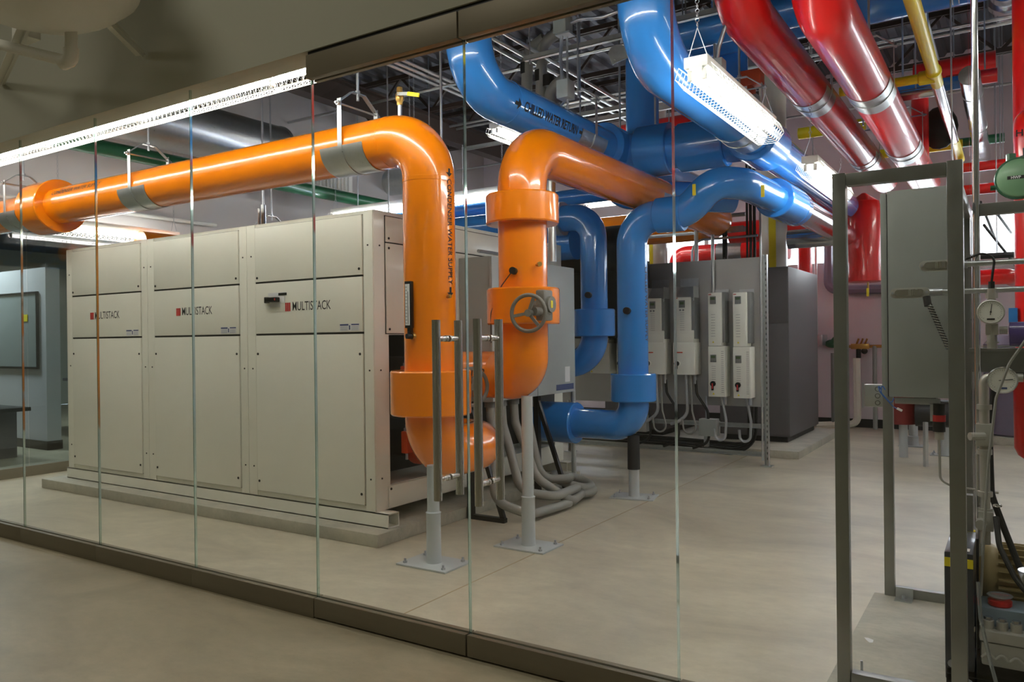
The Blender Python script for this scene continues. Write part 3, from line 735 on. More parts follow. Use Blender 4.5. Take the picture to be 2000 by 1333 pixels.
MB().cyl((BX+.03, BY-.14, 1.585), (BX+.045, BY-.185, 1.585), .02, 14).build('sensor_well', 'black', B)
MB().tube([(BX+.04, BY-.18, 1.58), (BX-.02, BY-.2, 1.50), (BX-.10, BY-.19, 1.35), (BX-.12, BY-.16, 1.18)], .003, 6, .1).build('sensor_wire', 'black', B)
MB().cyl((BX+.13, BY-.06, 1.62), (BX+.17, BY-.09, 1.62), .008, 8).cyl((BX+.155, BY-.08, 1.62), (BX+.17, BY-.092, 1.62), .014, 8).build('tap', 'brass', B)
# second, lower gear operator on the horizontal return leg
g2 = MB(); g2.bx(-2.88, -2.70, 3.66, 3.78, .83, .985, .012); g2.cyl((-2.92, 3.70, .90), (-2.92, 3.66, .90), .04, 16); g2.bx(-2.9, -2.80, 3.68, 3.76, .83, .87, .004)
g2o = g2.build('valve_gearbox', 'cast', B)
handwheel(g2o, (-2.60, 3.62, .93), (1, -.45, 0), .105)
MB().cyl((-2.86, 3.74, .93), (-2.60, 3.63, .93), .014, 10).build('valve_shaft', 'cast', B)
stand('grey post stand under the nearest orange bend, just left of the glass joint', -2.62, 3.285, .53, .27)
stand('grey post stand under the rear orange bend, right of the door handles', BX+.03, BY-.02, .87, .28)
clevis('galvanised strap hanger nearest the orange bend, right of the header corner', (-3.215, AY, AZ), (1, 0, 0), AR, up_h=.26, shield=.33)
clevis('galvanised strap hanger on the orange pipe over the middle chiller', (-5.29, AY, AZ), (1, 0, 0), AR, up_h=.26, shield=.33)
clevis('strap hanger on the orange pipe at the far left edge', (-7.1, AY, AZ), (1, 0, 0), AR, up_h=.26, shield=.3)
clevis('dark strap hanger on the orange pipe running back under the blue pipe', (BX, 5.9, 2.33), (0, 1, 0), BR, up_h=.26, shield=.36)
O2 = pipe('condenser_water_pipe', 'orange pipe crossing behind the blue uprights, over the black plant', 'orange',
         [(BX, 6.5, 2.33), (BX, 7.6, 2.33), (-5.6, 7.6, 2.33)], .165, [0, .28, 0])
O3 = pipe('condenser_water_pipe', 'dull orange pipe above the leftmost chiller, under the big orange pipe', 'orange', [(-6.9, 4.3, 2.16), (-6.9, 5.6, 2.16), (-5.1, 5.6, 2.16)], .10, [0, .15, 0])

# ================================================================== BLUE CHILLED WATER PIPES
PX, PZ, PR = -2.68, 2.69, .138
P1 = pipe('chilled_water_pipe', 'blue pipe lettered CHILLED WATER RETURN, dropping by the header and running back', 'blue', [(PX, 3.74, CEIL-.1), (PX, 3.74, PZ), (PX, 8.0, PZ)], PR, .30)
seam(P1, (PX, 4.12, PZ), (0, 1, 0), PR, 'blue')
bm = text_bm('CHILLED WATER RETURN', .084, .002, sub=1); xs = [v.co.x for v in bm.verts]; W = max(xs)-min(xs); k = .70/W; bmesh.ops.scale(bm, vec=(k, 1, 1), verts=bm.verts)
arrow_into(bm, -.46, -.39, .05, .035); arrow_into(bm, .375, .45, .05, .035)
put_text(bm, 'lettering', 'ink', P1, pipe_map((PX, 4.50, PZ), (0, 1, 0), (1, 0, -.30), PR+.002))
clevis('strap hanger on the lettered blue pipe, past the lettering', (PX, 5.12, PZ), (0, 1, 0), PR, up_h=.27, shield=.40)
QX, QZ, QR = -1.56, 2.64, .1435
P2 = pipe('chilled_water_pipe', 'large blue pipe dropping beside the right glass joint, running back behind the brightest strip light', 'blue', [(QX, 3.72, CEIL-.1), (QX, 3.72, QZ), (QX, 9.3, QZ)], QR, .32)
clevis('strap hanger on the blue pipe behind the brightest strip light', (QX, 5.35, QZ), (0, 1, 0), QR, up_h=.27, shield=.36)
X1 = pipe('chilled_water_pipe', 'fat blue cross pipe with stepped collars joining the two blue pipes', 'blue', [(PX, 5.75, PZ-.02), (QX, 5.75, QZ)], .155, 0)
collar(X1, (PX+.22, 5.75, PZ-.03), (1, 0, 0), .26, .155, .20, 'blue'); collar(X1, (PX+.55, 5.75, PZ-.04), (1, 0, 0), .36, .155, .185, 'blue')
collar(P1, (PX, 5.50, PZ), (0, 1, 0), .50, PR, .19, 'blue'); collar(P2, (QX, 5.62, QZ), (0, 1, 0), .42, QR, .185, 'blue')
X2 = pipe('chilled_water_pipe', 'blue drop leg curling under the cross pipe toward the lettered pipe', 'blue', [(PX, 5.75, 2.62), (PX, 5.75, 2.36), (PX+.75, 6.4, 2.34)], .12, [0, .16, 0])
SX, SY, SR = -2.408, 5.44, .115
P3 = pipe('chilled_water_pipe', 'blue upright with wide collar and low bend, in front of the drive panel', 'blue',
          [(-3.30, SY, .535), (SX, SY, .535), (SX, SY, 2.10), (-1.98, SY, 2.10), (-1.78, SY, 2.30), (-1.62, SY+.2, 2.30), (-1.56, SY+1.6, 2.30)], SR, [0, .16, .20, .25, .18, .2, 0])
collar(P3, (SX, SY, .725), (0, 0, 1), .205, SR, .172, 'blue'); collar(P3, (-2.89, SY, .535), (-1, 0, 0), .33, SR, .162, 'blue')
collar(P3, (-2.20, SY, 2.10), (1, 0, 0), .20, SR, .13, 'blue')
collar(P3, (-1.585, 6.35, 2.30), (0.03, 1, 0), .5, SR, .155, 'blue')
MB().cyl((-1.555, 7.0, 2.30), (-1.545, 9.2, 2.30), .118, 28).build('clad_section', 'alu', P3)
MB().lathe((-1.575, 6.9, 2.30), (0.01, 1, 0), [(0, .118), (0, .15), (.12, .15), (.12, .118)], 30).build('collar', 'blue', P3)
for (px, py, l) in ((1356, 360, 'left'), (1490, 362, 'right')):
    c = onY(px, py, 5.3); MB().bx(c.x-.012, c.x+.012, 5.29, 5.30, c.z-.08, c.z, .004).build('valve_handle', 'yellow_tag', P3)
MB().cyl((SX+.01, SY-.11, 1.40), (SX+.02, SY-.16, 1.40), .026, 16).build('sensor_well', 'black', P3)
bm = text_bm('CHILLED WATER SUPPLY', .05, .0006, sub=1); put_text(bm, 'lettering', 'ink', P3, pipe_map((SX, SY, 1.45), (0, 0, -1), (1, -.10, 0), SR+.002))
t = stand('grey post stand with black rubber sleeve under the low blue bend', SX, SY-.01, .44, .205, rot=.2)
MB().lathe((SX, SY-.01, .212), (0, 0, 1), [(0, .034), (0, .047), (.25, .045), (.25, .034)], 24).build('rubber_sleeve', 'rubber', t)
TX, TY, TR = -2.985, 5.95, .115
P4 = pipe('chilled_water_pipe', 'blue upright between the rear orange pipe and the front blue upright', 'blue',
          [(-3.7, TY, .98), (TX, TY, .98), (TX, TY, 2.24), (-5.9, TY, 2.24)], TR, [0, .24, .20, 0])
collar(P4, (TX, TY, 1.218), (0, 0, 1), .226, TR, .175, 'blue')
MB().cyl((TX+.01, TY-.11, 1.56), (TX+.02, TY-.16, 1.56), .026, 16).build('sensor_well', 'black', P4)
MB().lathe((TX-.28, TY, 2.24), (-1, 0, 0), [(0, TR), (0, TR+.03), (.07, TR+.03), (.07, TR)], 32).build('metal_band', 'galv', P4)
P5 = pipe('chilled_water_pipe', 'large blue header pipe lying behind the chiller tops', 'blue', [(-6.2, 6.15, 2.05), (-3.25, 6.15, 2.05)], .15, 0)
P6 = pipe('chilled_water_pipe', 'slim blue pipe above the large blue header, behind the orange bends', 'blue', [(-6.6, 6.6, 2.55), (-2.9, 6.6, 2.55)], .075, 0)
P7 = pipe('chilled_water_pipe', 'blue upright with a grey notched valve plate, behind the lettered blue pipe', 'blue', [(-2.55, 6.0, 2.70), (-2.55, 6.0, 3.62), (-1.2, 6.0, 3.62)], .135, .18)
MB().prism([tuple(onY(x, y, 5.78)) for x, y in ((1187, 105), (1195, 90), (1212, 86), (1230, 95), (1232, 110), (1200, 124), (1196, 127))], 0, (0, .01, 0)).build('valve_plate', 'galv', P7)
P8 = pipe('chilled_water_pipe', 'high blue pipe lettered WATER, behind the chain of the brightest strip light', 'blue', [(-3.0, 5.6+1.4, 3.95), (0.9, 7.0, 3.95)], .19, 0)
bm = text_bm('WATER', .13, .002, sub=1); put_text(bm, 'lettering', 'ink', P8, pipe_map((-2.46, 7.0, 3.95), (1, 0, 0), (0, -1, -.35), .192))

# ================================================================== RED HEATING PIPES
R1 = pipe('hot_water_pipe', 'thick red pipe, left one of the big pair, running back from the top edge', 'red', [(-1.215, 4.10, CEIL-.1), (-1.215, 4.10, 2.96), (-1.215, 9.8, 2.96)], .135, .30, 'big red pipes')
R2 = pipe('hot_water_pipe', 'thick red pipe, right one of the big pair, passing behind the steel frame top', 'red', [(-.80, 4.05, CEIL-.1), (-.80, 4.05, 2.88), (-.80, 9.8, 2.88)], .143, .30, 'big red pipes')
clevis('silver band hanger on the left big red pipe', (-1.215, 5.95, 2.96), (0, 1, 0), .135, up_h=.27, shield=.32)
clevis('silver band hanger on the right big red pipe', (-.80, 5.75, 2.88), (0, 1, 0), .143, up_h=.27, shield=.34)
clevis('silver band hanger far back on the left big red pipe, seen through the steel frame', (-1.215, 8.3, 2.96), (0, 1, 0), .135, up_h=.27, shield=.32)
clevis('silver band hanger far back on the right big red pipe, over the grey cabinet top', (-.80, 7.7, 2.88), (0, 1, 0), .143, up_h=.27, shield=.34)

# ================================================================== generic runs met on a given plane of the room
def xrun(name, label, mt, pa, pb, y, r, group=None, cat='pipe', ext=0.0, n=20):
    a = onY(*pa, y); b = onY(*pb, y); z = (a.z+b.z)/2; s = 1 if b.x > a.x else -1
    t = thing(name, label, cat, (a.x, y, z), group); MB().cyl((a.x-ext*s, y, z), (b.x, y, z), r, n).build('pipe_body' if cat == 'pipe' else 'rail', mt, t)
    MB().cyl(((a.x+b.x)/2, y, z), ((a.x+b.x)/2, y, CEIL-.06), .006, 6).build('hanger_rod', 'zinc', t); return t
def vrun(name, label, mt, px, ya, yb, y, r, group=None, cat='pipe', n=20, z0=None, z1=None):
    a = onY(px, ya, y); b = onY(px, yb, y); za = a.z if z1 is None else z1; zb = b.z if z0 is None else z0
    return tag(MB().cyl(((a.x+b.x)/2, y, zb), ((a.x+b.x)/2, y, za), r, n).build(name, mt, loc=((a.x+b.x)/2, y, zb)), label, cat, group)

# ================================================================== DRIVE PANEL
SHY = 7.27
r = thing('drive_rack', 'free standing galvanised strut rack with a steel backing sheet holding the white motor drives', 'rack', (-2.9, SHY, 0))
MB().bx(-3.98, -1.93, SHY, SHY+.006, .55, 1.93).build('backing_sheet', 'sheet', r)
MB().bx(-4.6, -3.98, SHY, SHY+.006, .30, 1.86).build('backing_sheet', 'sheet', r)
def strut(b, a, c, w=.041):
    # slotted channel: back and two lips with dark slots suggested by bars
    b.bar(a, c, w, w)
for (x, z1) in ((-1.91, 1.95), (-3.96, 1.93)):
    b = MB(); b.bx(x-.02, x-.014, SHY+.01, SHY+.05, .01, z1); b.bx(x+.014, x+.02, SHY+.01, SHY+.05, .01, z1); b.bx(x-.02, x+.02, SHY+.045, SHY+.05, .01, z1)
    z = .06
    while z < z1-.05: b.bx(x-.006, x+.006, SHY+.043, SHY+.0452, z, z+.022, mi=1); z += .05
    b.build('leg', ['galv', 'vfd_side'], r)
    MB().bx(x-.05, x+.05, SHY-.02, SHY+.08, 0, .01).build('foot_plate', 'galv', r)
for z in (.37, .11):
    b = MB(); b.bx(-3.94, -1.93, SHY+.01, SHY+.05, z-.02, z-.014); b.bx(-3.94, -1.93, SHY+.01, SHY+.05, z+.014, z+.02); b.bx(-3.94, -1.93, SHY+.044, SHY+.05, z-.02, z+.02)
    b.build('cross_strut', 'galv', r)
b = MB(); b.bx(-2.50, -2.46, SHY+.01, SHY+.05, .15, .35); b.build('short_strut', 'galv', r)
MB().bx(-2.47, -2.435, SHY-.03, SHY+.01, .34, .385).build('bracket', 'galv', r)

def drive_wide():
    r = thing('motor_drive', '', 'motor drive', (0, 0, 0), 'wide motor drives on the rack')
    # origin: bottom left, front faces -y ; width .20, height .84
    b = MB(); b.prism([(.02, -.02, .84), (.20, -.02, .84), (.20, -.16, .72), (.02, -.16, .72)], 0, (0, 0, -.004)); b.bx(.02, .025, -.16, -.02, .70, .84); b.bx(.195, .20, -.16, -.02, .70, .84)
    b.bx(.02, .20, -.02, -.015, .70, .92); b.build('vent_hood', 'galv', r)
    MB().bx(.015, .172, -.17, -.015, .38, .735, .008).build('upper_housing', 'vfd', r)
    MB().bx(.172, .205, -.15, -.015, .34, .73, .003).build('heat_sink', 'vfd_side', r)
    MB().bx(.01, .198, -.17, -.015, .30, .42, .006).build('middle_housing', 'vfd', r)
    MB().bx(0, .215, -.185, -.015, 0, .305, .006).build('lower_housing', 'vfd', r)
    MB().bx(.058, .118, -.174, -.17, .635, .705, .002).build('keypad', 'vfd_side', r)
    MB().bx(.068, .108, -.176, -.174, .665, .690).build('display', 'screen_green', r)
    for k in (0, 1): MB().cyl((.072+.030*k, -.174, .612), (.072+.030*k, -.178, .612), .009, 8).build('button', 'vfd_side', r)
    b = MB()
    for k in range(9): b.bx(.066, .110, -.1712, -.169, .425+k*.02, .4275+k*.02)
    b.build('louvre', 'vfd_side', r)
    MB().bx(.030, .095, -.1865, -.185, .205, .216).build('warning_strip', 'orange_red', r)
    MB().cyl((.042, -.185, .105), (.042, -.195, .105), .030, 18).build('switch_collar', 'vfd', r)
    h = MB().cyl((.042, -.195, .105), (.042, -.215, .105), .024, 16).bx(.030, .054, -.225, -.205, .055, .128, .004).build('switch_handle', 'black_gloss', r)
    MB().bx(.036, .048, -.2265, -.225, .075, .125).build('handle_mark', 'logo_red', r)
    MB().prism([(.008, -.1855, .012), (.030, -.1855, .012), (.019, -.1855, .032)], 0, (0, -.001, 0)).build('warning_triangle', 'yellow_tag', r)
    MB().bx(.018, .045, -.1715, -.170, .722, .729).build('brand_mark', 'logo_red', r)
    return r
def drive_slim():
    r = thing('motor_drive', '', 'motor drive', (0, 0, 0), 'tall slim motor drives on the rack')
    # width .155, height .97
    MB().bx(0, .125, -.17, -.015, .47, .965, .012).build('upper_housing', 'vfd', r)
    MB().bx(.125, .150, -.14, -.015, .50, .97, .003).build('heat_sink', 'vfd_side', r)
    MB().bx(0, .158, -.175, -.015, 0, .468, .006).build('lower_housing', 'vfd', r)
    MB().bx(.02, .155, -.02, -.012, .96, 1.0).build('mount_plate', 'galv', r)
    for z, nm in ((.90, 'keypad'), (.36, 'keypad')):
        MB().bx(.022, .078, -.174 if z > .5 else -.179, -.17 if z > .5 else -.175, z-.04, z+.03, .002).build(nm, 'vfd_side', r)
        MB().bx(.028, .070, -.176 if z > .5 else -.181, -.174, z-.002, z+.022).build('display', 'screen_green', r)
    b = MB()
    for k in range(9): b.bx(.030, .068, -.1712, -.169, .56+k*.025, .563+k*.025)
    for k in range(8): b.bx(.032, .070, -.1762, -.174, .14+k*.02, .143+k*.02)
    for k in range(22): b.bx(.122, .146, -.1765, -.173, .04+k*.018, .044+k*.018)
    b.build('louvre', 'vfd_side', r)
    MB().cyl((.045, -.175, .12), (.045, -.186, .12), .026, 16).bx(.034, .056, -.200, -.186, .06, .13, .004).build('switch_handle', 'black_gloss', r)
    MB().bx(.039, .051, -.2015, -.200, .075, .125).build('handle_mark', 'logo_red', r)
    MB().prism([(.038, -.1755, .02), (.060, -.1755, .02), (.049, -.1755, .040)], 0, (0, -.001, 0)).build('warning_triangle', 'yellow_tag', r)
    MB().prism([(.04, -.1705, .50), (.058, -.1705, .50), (.049, -.1705, .518)], 0, (0, -.001, 0)).build('warning_triangle', 'yellow_tag', r)
    MB().bx(.008, .034, -.1715, -.170, .945, .952).build('brand_mark', 'logo_red', r)
    return r
dw = drive_wide(); dw.location = (-2.725, SHY, .845); dw['label'] = 'wide white motor drive with vent hood, just right of the glass joint'
dup(dw, (-3.022, SHY, .845), 0, 'wide white motor drive with vent hood, directly right of the front blue upright')
dup(dw, (-3.315, SHY, .845), 0, 'wide white motor drive mostly hidden between the two blue uprights')
dup(dw, (-3.61, SHY, .845), 0, 'wide white motor drive behind the left blue upright and its collar')
ds = drive_slim(); ds.location = (-2.387, SHY, .645); ds['label'] = 'tall slim white motor drive, the left of the two slim ones'
dup(ds, (-2.155, SHY, .638), 0, 'tall slim white motor drive, rightmost on the rack')
# conduits and junction boxes under the drives
def flex(name, label, pts, r, mt, group, ribs=True, fil=.12, cat='conduit'):
    P = [Vector(p) for p in pts]; b = MB()
    b.tube(P, r, 8, fil, 6); o = b.build(name, mt, loc=P[0]); return tag(o, label, cat, group)
FYv = SHY-.09
for k, (xx, zt, lab) in enumerate(((-2.70, .845, 'under the wide drive right of the glass joint'), (-3.0, .845, 'under the drive beside the front blue upright'), (-3.29, .845, 'under the drive between the blue uprights'))):
    flex('flexible_conduit', 'grey armoured conduit looping down ' + lab, [(xx+.07, FYv, zt), (xx+.08, FYv, .46), (xx-.03, FYv, .38), (xx-.10, FYv+.03, .36)], .016, 'zinc', 'conduits under the drives')
    flex('power_cable', 'black cable dropping ' + lab, [(xx+.155, FYv, zt), (xx+.17, FYv, .66), (xx+.27, FYv+.02, .50), (xx+.28, FYv+.03, .20), (xx+.10, FYv+.08, .13)], .013, 'black', 'black cables under the drives', cat='cable')
    MB().cyl((xx+.155, FYv, zt-.09), (xx+.155, FYv, zt), .017, 10).build('cable_gland', 'zinc', loc=(xx+.155, FYv, zt-.09))
    tag(bpy.data.objects[list(ORG)[-1]], 'silver cable gland ' + lab, 'cable gland', 'glands under the drives')
    flex('flexible_conduit', 'thin looped grey hose ' + lab, [(xx+.12, FYv-.02, zt), (xx+.13, FYv-.02, .50), (xx+.18, FYv-.02, .30), (xx+.05, FYv-.02, .27), (xx+.03, FYv-.02, .42)], .009, 'hose_grey', 'thin looped hoses under the drives')
for k, (xx, lab) in enumerate(((-2.38, 'left slim drive'), (-2.15, 'right slim drive'))):
    flex('flexible_conduit', 'bright looped conduit under the ' + lab, [(xx+.09, FYv, .64), (xx+.13, FYv, .42), (xx+.12, FYv, .24), (xx+.03, FYv, .23), (xx+.02, FYv, .34)], .013, 'zinc', 'conduits under the drives')
    MB().cyl((xx+.125, FYv, .57), (xx+.125, FYv, .64), .018, 10).build('cable_gland', 'zinc', loc=(xx+.125, FYv, .57))
    tag(bpy.data.objects[list(ORG)[-1]], 'silver cable gland under the ' + lab, 'cable gland', 'glands under the drives')
for (x, z, lab) in ((-3.12, .36, 'grey junction box behind the low bend of the front blue upright'), (-2.42, .355, 'grey junction box below the left slim drive')):
    jb = thing('junction_box', lab, 'junction box', (x, SHY-.06, z-.09), 'junction boxes under the drives')
    MB().bx(x-.09, x+.075, SHY-.10, SHY+.005, z-.09, z+.07, .003).build('box', 'enclosure', jb)
    MB().cyl((x-.03, SHY-.05, z+.07), (x-.03, SHY-.05, .64 if x > -3 else .84), .012, 10).build('conduit_stub', 'zinc', jb)
for k in range(7):
    z = .10+.018*k; yy = SHY+.10+.03*(k % 3)
    tag(MB().tube([(-4.8, yy, z+.02), (-2.8, yy, z+.015*math.sin(k)), (-2.22, yy, z-.02), (-2.03-.012*k, yy, .20), (-2.02-.012*k, yy, .62), (-2.02-.012*k, yy, 2.9)], .011, 7, .22, 6).build('power_cable', 'black', loc=(-4.8, yy, z)),
        'black cable in the bundle swept along the floor behind the drive rack', 'cable', 'bundle of black cables behind the rack')
for (px, y0, y1, lab, rr) in ((1392, 400, 572, 'grey conduit rising from the left slim drive up past the blue pipe', .016), (1487, 400, 900, 'bright conduit standing at the right edge of the drive rack', .010)):
    vrun('conduit', lab, 'galv', px, y0, y1, SHY-.03, rr, 'upright conduits at the rack', 'conduit')
for (px, lab) in ((1360, 'galvanised slotted strut upright left of the conduit, above the rack'), ):
    vrun('strut_post', lab, 'galv', px, 430, 540, SHY+.04, .02, None, 'strut')
for k, px in enumerate((1413, 1418)):
    vrun('black_cable', 'thin black cable hanging above the middle of the rack, one of two side by side', 'black', px, 395, 505, SHY+.12, .012, 'two thin black cables over the rack', 'cable', z0=1.90)
# cable ladder over the rack
r = thing('cable_tray', 'slotted galvanised tray channel crossing the windows above the rack', 'cable tray', (-3.2, 7.5, 2.3))
zt = onY(1400, 452, 7.5).z
b = MB(); b.bx(-3.9, -2.15, 7.46, 7.465, zt-.02, zt+.03); b.bx(-3.9, -2.15, 7.54, 7.545, zt-.02, zt+.03)
x = -3.9
while x < -2.2: b.bx(x, x+.03, 7.465, 7.54, zt-.015, zt-.008); x += .075
b.build('channel', 'galv', r); b = MB(); [b.cyl((x, 7.5, zt), (x, 7.5, CEIL-.09), .006, 8) for x in (-2.9,)]; b.build('rod', 'zinc', r)
r = xrun('strut_rail', 'thin galvanised strut rail above the tray, over the rack', 'galv', (1400, 424), (1456, 418), 7.6, .02, None, 'strut', ext=.3, n=4)
flex('conduit', 'thin conduit bending over in front of the red pipe above the rack', [onY(1352, 520, 7.35), onY(1352, 470, 7.35), onY(1480, 460, 7.35)], .012, 'galv', 'upright conduits at the rack', fil=.12)

# ================================================================== BOILERS ON THEIR PAD
tag(MB().bx(-4.6, -1.755, 7.87, 10.0, 0, .075, .006).build('concrete_pad', 'pad', loc=(-3, 7.87, 0)), 'concrete pad under the grey boiler cabinets, behind the drive rack', 'plinth')
def boiler(x0, lab):
    r = thing('boiler', lab, 'boiler', (x0, 8.43, .075), 'grey boiler cabinets')
    MB().bx(x0+.04, x0+.70, 8.50, 9.80, .075, .14).build('plinth_base', 'black', r)
    MB().bx(x0, x0+.74, 8.43, 9.86, .14, 1.93, .006).build('cabinet_body', 'cabinet', r)
    MB().bx(x0+.01, x0+.73, 8.422, 8.43, .16, 1.33, .002).build('front_panel', 'cabinet', r)
    MB().bx(x0+.01, x0+.73, 8.422, 8.43, 1.34, 1.91, .002).build('front_panel', 'cabinet', r)
    MB().bx(x0+.36, x0+.46, 8.418, 8.422, 1.30, 1.325).build('control_strip', 'vfd_side', r)
    return r
boiler(-2.71, 'dark grey boiler cabinet with black base, right of the drive rack')
boiler(-4.10, 'dark grey boiler cabinet almost hidden behind the drive rack')
for (x, rr, lab) in ((-2.255, .145, 'white flue duct with yellow label stripe on the right boiler'), (-3.64, .115, 'white flue duct with yellow stripe left of the window, behind the front blue upright')):
    r = thing('flue_duct', lab, 'duct', (x, 9.0, 1.93), 'white boiler flues')
    MB().cyl((x, 9.0, 1.93), (x, 9.0, CEIL-.09), rr, 32).build('duct', 'vinyl', r)
    MB().arc_band((x, 9.0, 2.35), (0, 0, 1), rr+.0005, .84, .001, -.26, .26, 8, up=(.13 if x > -3 else -.45, -1, 0)).build('yellow_stripe', 'yellow_tag', r)
# red pipes behind the rack and boilers
pipe('hot_water_pipe', 'dark red pipe lying across the window behind the rack, with a rounded left end', 'red', [(-3.72, 9.9, 1.9), (-3.72, 9.9, 2.27), (-2.3, 9.9, 2.27)], .13, [0, .13, 0])
MB().lathe((-3.18, 9.9, 2.27), (1, 0, 0), [(0, .131), (0, .134), (.32, .134), (.32, .131)], 28).build('metal_band', 'galv', bpy.data.objects['hot_water_pipe.002'])
r = thing('red_header', 'fat red vertical header with flat bottom, hanging behind the steel frame', 'pipe', (-1.27, 9.5, 1.83))
c = onY(1688, 500, 9.5)
MB().lathe((c.x, 9.5, onY(1688, 552, 9.5).z), (0, 0, 1), [(0, .15), (.01, .185), (.78, .185), (.9, .16), (1.0, .02)], 32).build('header_body', 'red', r)
MB().cyl((c.x, 9.5, 2.47), (-2.9, 9.5, 2.47), .13, 24).build('branch', 'red', r)
MB().cyl((c.x+.05, 9.4, onY(1688, 556, 9.5).z-.06), (c.x+.05, 9.4, onY(1688, 556, 9.5).z+.02), .01, 8).build('drain', 'brass', r)
MB().bx(c.x+.035, c.x+.06, 9.39, 9.40, onY(1688, 556, 9.5).z-.14, onY(1688, 556, 9.5).z-.05).build('tag', 'yellow_tag', r)
vrun('hot_water_pipe', 'dark red riser with black flange behind the right boiler', 'red', 1572, 470, 540, 10.2, .085, None, 'pipe', z1=2.6, z0=0)

# ================================================================== BACK WALL DETAILS
flex('grey_pipe', 'grey insulated pipe bent down and across the back wall under the window', [onY(1618, 470, 10.93), onY(1618, 567, 10.93), onY(1740, 565, 10.93)], .06, 'purple_grey', None, fil=.12, cat='pipe')
flex('white_pipe', 'cream plastic pipe dropping from the brass valves and turning along the baseboard', [onY(1673, 700, 10.85), onY(1675, 829, 10.85), onY(1596, 831, 10.85)], .045, 'wrap_white', None, fil=.10, cat='pipe')
r = thing('brass_manifold', 'brass valve manifold on the back wall above the cream pipe', 'valve', onY(1680, 677, 10.85))
c = onY(1680, 677, 10.85)
MB().bx(c.x-.11, c.x+.11, 10.82, 10.88, c.z-.035, c.z+.035, .01).cyl((c.x-.2, 10.85, c.z), (c.x+.26, 10.85, c.z), .02, 10).build('manifold_body', 'brass', r)
for k in (-.04, .01, .06): MB().bar((c.x+k, 10.83, c.z+.03), (c.x+k+.03, 10.82, c.z+.10), .018, .018).build('valve_handle', 'brass', r)
MB().cyl((c.x-.02, 10.85, c.z-.03), (c.x-.02, 10.85, c.z-.15), .03, 12).sphere((c.x+.05, 10.85, c.z-.06), .04).build('vacuum_breaker', 'black', r)
vrun('grey_pipe', 'slim grey pipe on the back wall right of the cream pipe', 'enclosure', 1709, 676, 840, 10.85, .028, None, 'pipe', z0=0.0)
vrun('strut_post', 'perforated strut post on the back wall left of the cream pipe', 'vfd_side', 1627, 690, 838, 10.85, .025, None, 'strut', n=4, z0=0)
vrun('conduit', 'thin bright conduit running down the right edge of the boiler cabinet', 'galv', 1594, 470, 655, 10.7, .018, None, 'conduit')
c = onY(1596, 663, 10.7); tag(MB().bx(c.x-.05, c.x+.07, 10.66, 11.0, c.z-.08, c.z+.06, .006).build('outlet_box', 'zinc', loc=c), 'small silver outlet box at the foot of the conduit beside the boiler cabinet', 'junction box')
c = onY(1622, 672, 10.8); tag(MB().sphere((c.x, 10.9, c.z), .07, (1.3, .6, .8)).cyl((c.x, 10.9, c.z), (c.x, 11, c.z), .02, 8).cyl((c.x, 10.8, c.z), (c.x+.1, 10.8, c.z+.12), .03, 12).build('wall_valve', 'green', loc=c), 'small green valve on the back wall left of the steel frame post', 'valve')

# ================================================================== STEEL FRAME AND ENCLOSURE (pump skid)
tag(MB().bx(-.548, 1.6, 2.75, 3.93, 0, .012, .004).build('concrete_pad', 'pad', loc=(0, 2.75, 0)), 'thin pale concrete pad under the steel frame', 'plinth')
T = .042
r = thing('steel_frame', 'tall brushed square tube steel frame standing on the pad at the right', 'frame', (-.32, 3.3, .012))
def post(x, y, z0, z1, nm='post', t=T): MB().bx(x-t/2, x+t/2, y-t/2, y+t/2, z0, z1, .003).build(nm, 'frame_steel', r)
post(-.491, 2.84, .012, 1.748); post(-.150, 2.84, .012, 1.748, t=.045); post(-.482, 3.93, .012, 1.68); post(-.150, 3.93, .012, 1.68)
MB().bx(-.468, -.173, 2.82, 2.862, 1.703, 1.745, .003).build('top_rail', 'frame_steel', r)
MB().bx(-.468, -.173, 2.82, 2.862, .02, .062, .003).build('bottom_rail', 'frame_steel', r)
MB().bx(-.46, -.173, 3.91, 3.951, .012, .054, .003).build('bottom_rail', 'frame_steel', r)
for x in (-.150,): MB().bx(x-.02, x+.02, 2.863, 3.908, 1.64, 1.68, .003).build('side_rail', 'frame_steel', r)
b = MB(); b.bx(-.455, -.385, 3.84, 3.905, .0125, .017); b.bx(-.455, -.385, 3.902, 3.907, .0125, .06); b.build('foot_bracket', 'galv', r)
MB().cyl((-.42, 3.865, .017), (-.42, 3.865, .035), .007, 8).cyl((-.42, 3.865, .017), (-.42, 3.865, .024), .013, 6).build('anchor_bolt', 'zinc', r)
tag(MB().cyl(onZ(1683, 1318, .012), onZ(1683, 1318, .012)+Vector((0, 0, .048)), .0045, 8).build('anchor_stud', 'zinc', loc=onZ(1683, 1318, .012)), 'short threaded stud sticking up from the pad near the frame bottom rail', 'bolt')
r = thing('equipment_enclosure', 'grey steel equipment enclosure mounted inside the tall steel frame', 'electrical box', (-.30, 3.4, .945))
MB().bx(-.414, -.185, 3.40, 3.62, .955, 1.767, .003).build('box', 'enclosure', r)
MB().bx(-.442, -.420, 3.425, 3.62, .95, 1.765, .002).build('door_edge', 'enclosure', r)
MB().bx(-.420, -.414, 3.43, 3.62, .955, 1.76).build('door_gasket', 'black', r)
b = MB(); b.bx(-.40, -.24, 3.45, 3.47, .925, .948, .002); b.bx(-.275, -.255, 3.45, 3.455, .86, .93); b.bx(-.20, -.175, 3.45, 3.47, .925, .948); b.build('mount_channel', 'zinc', r)
b = MB(); b.cyl((-.245, 3.46, .93), (-.245, 3.46, .82), .022, 14); b.build('air_regulator', 'black', r)
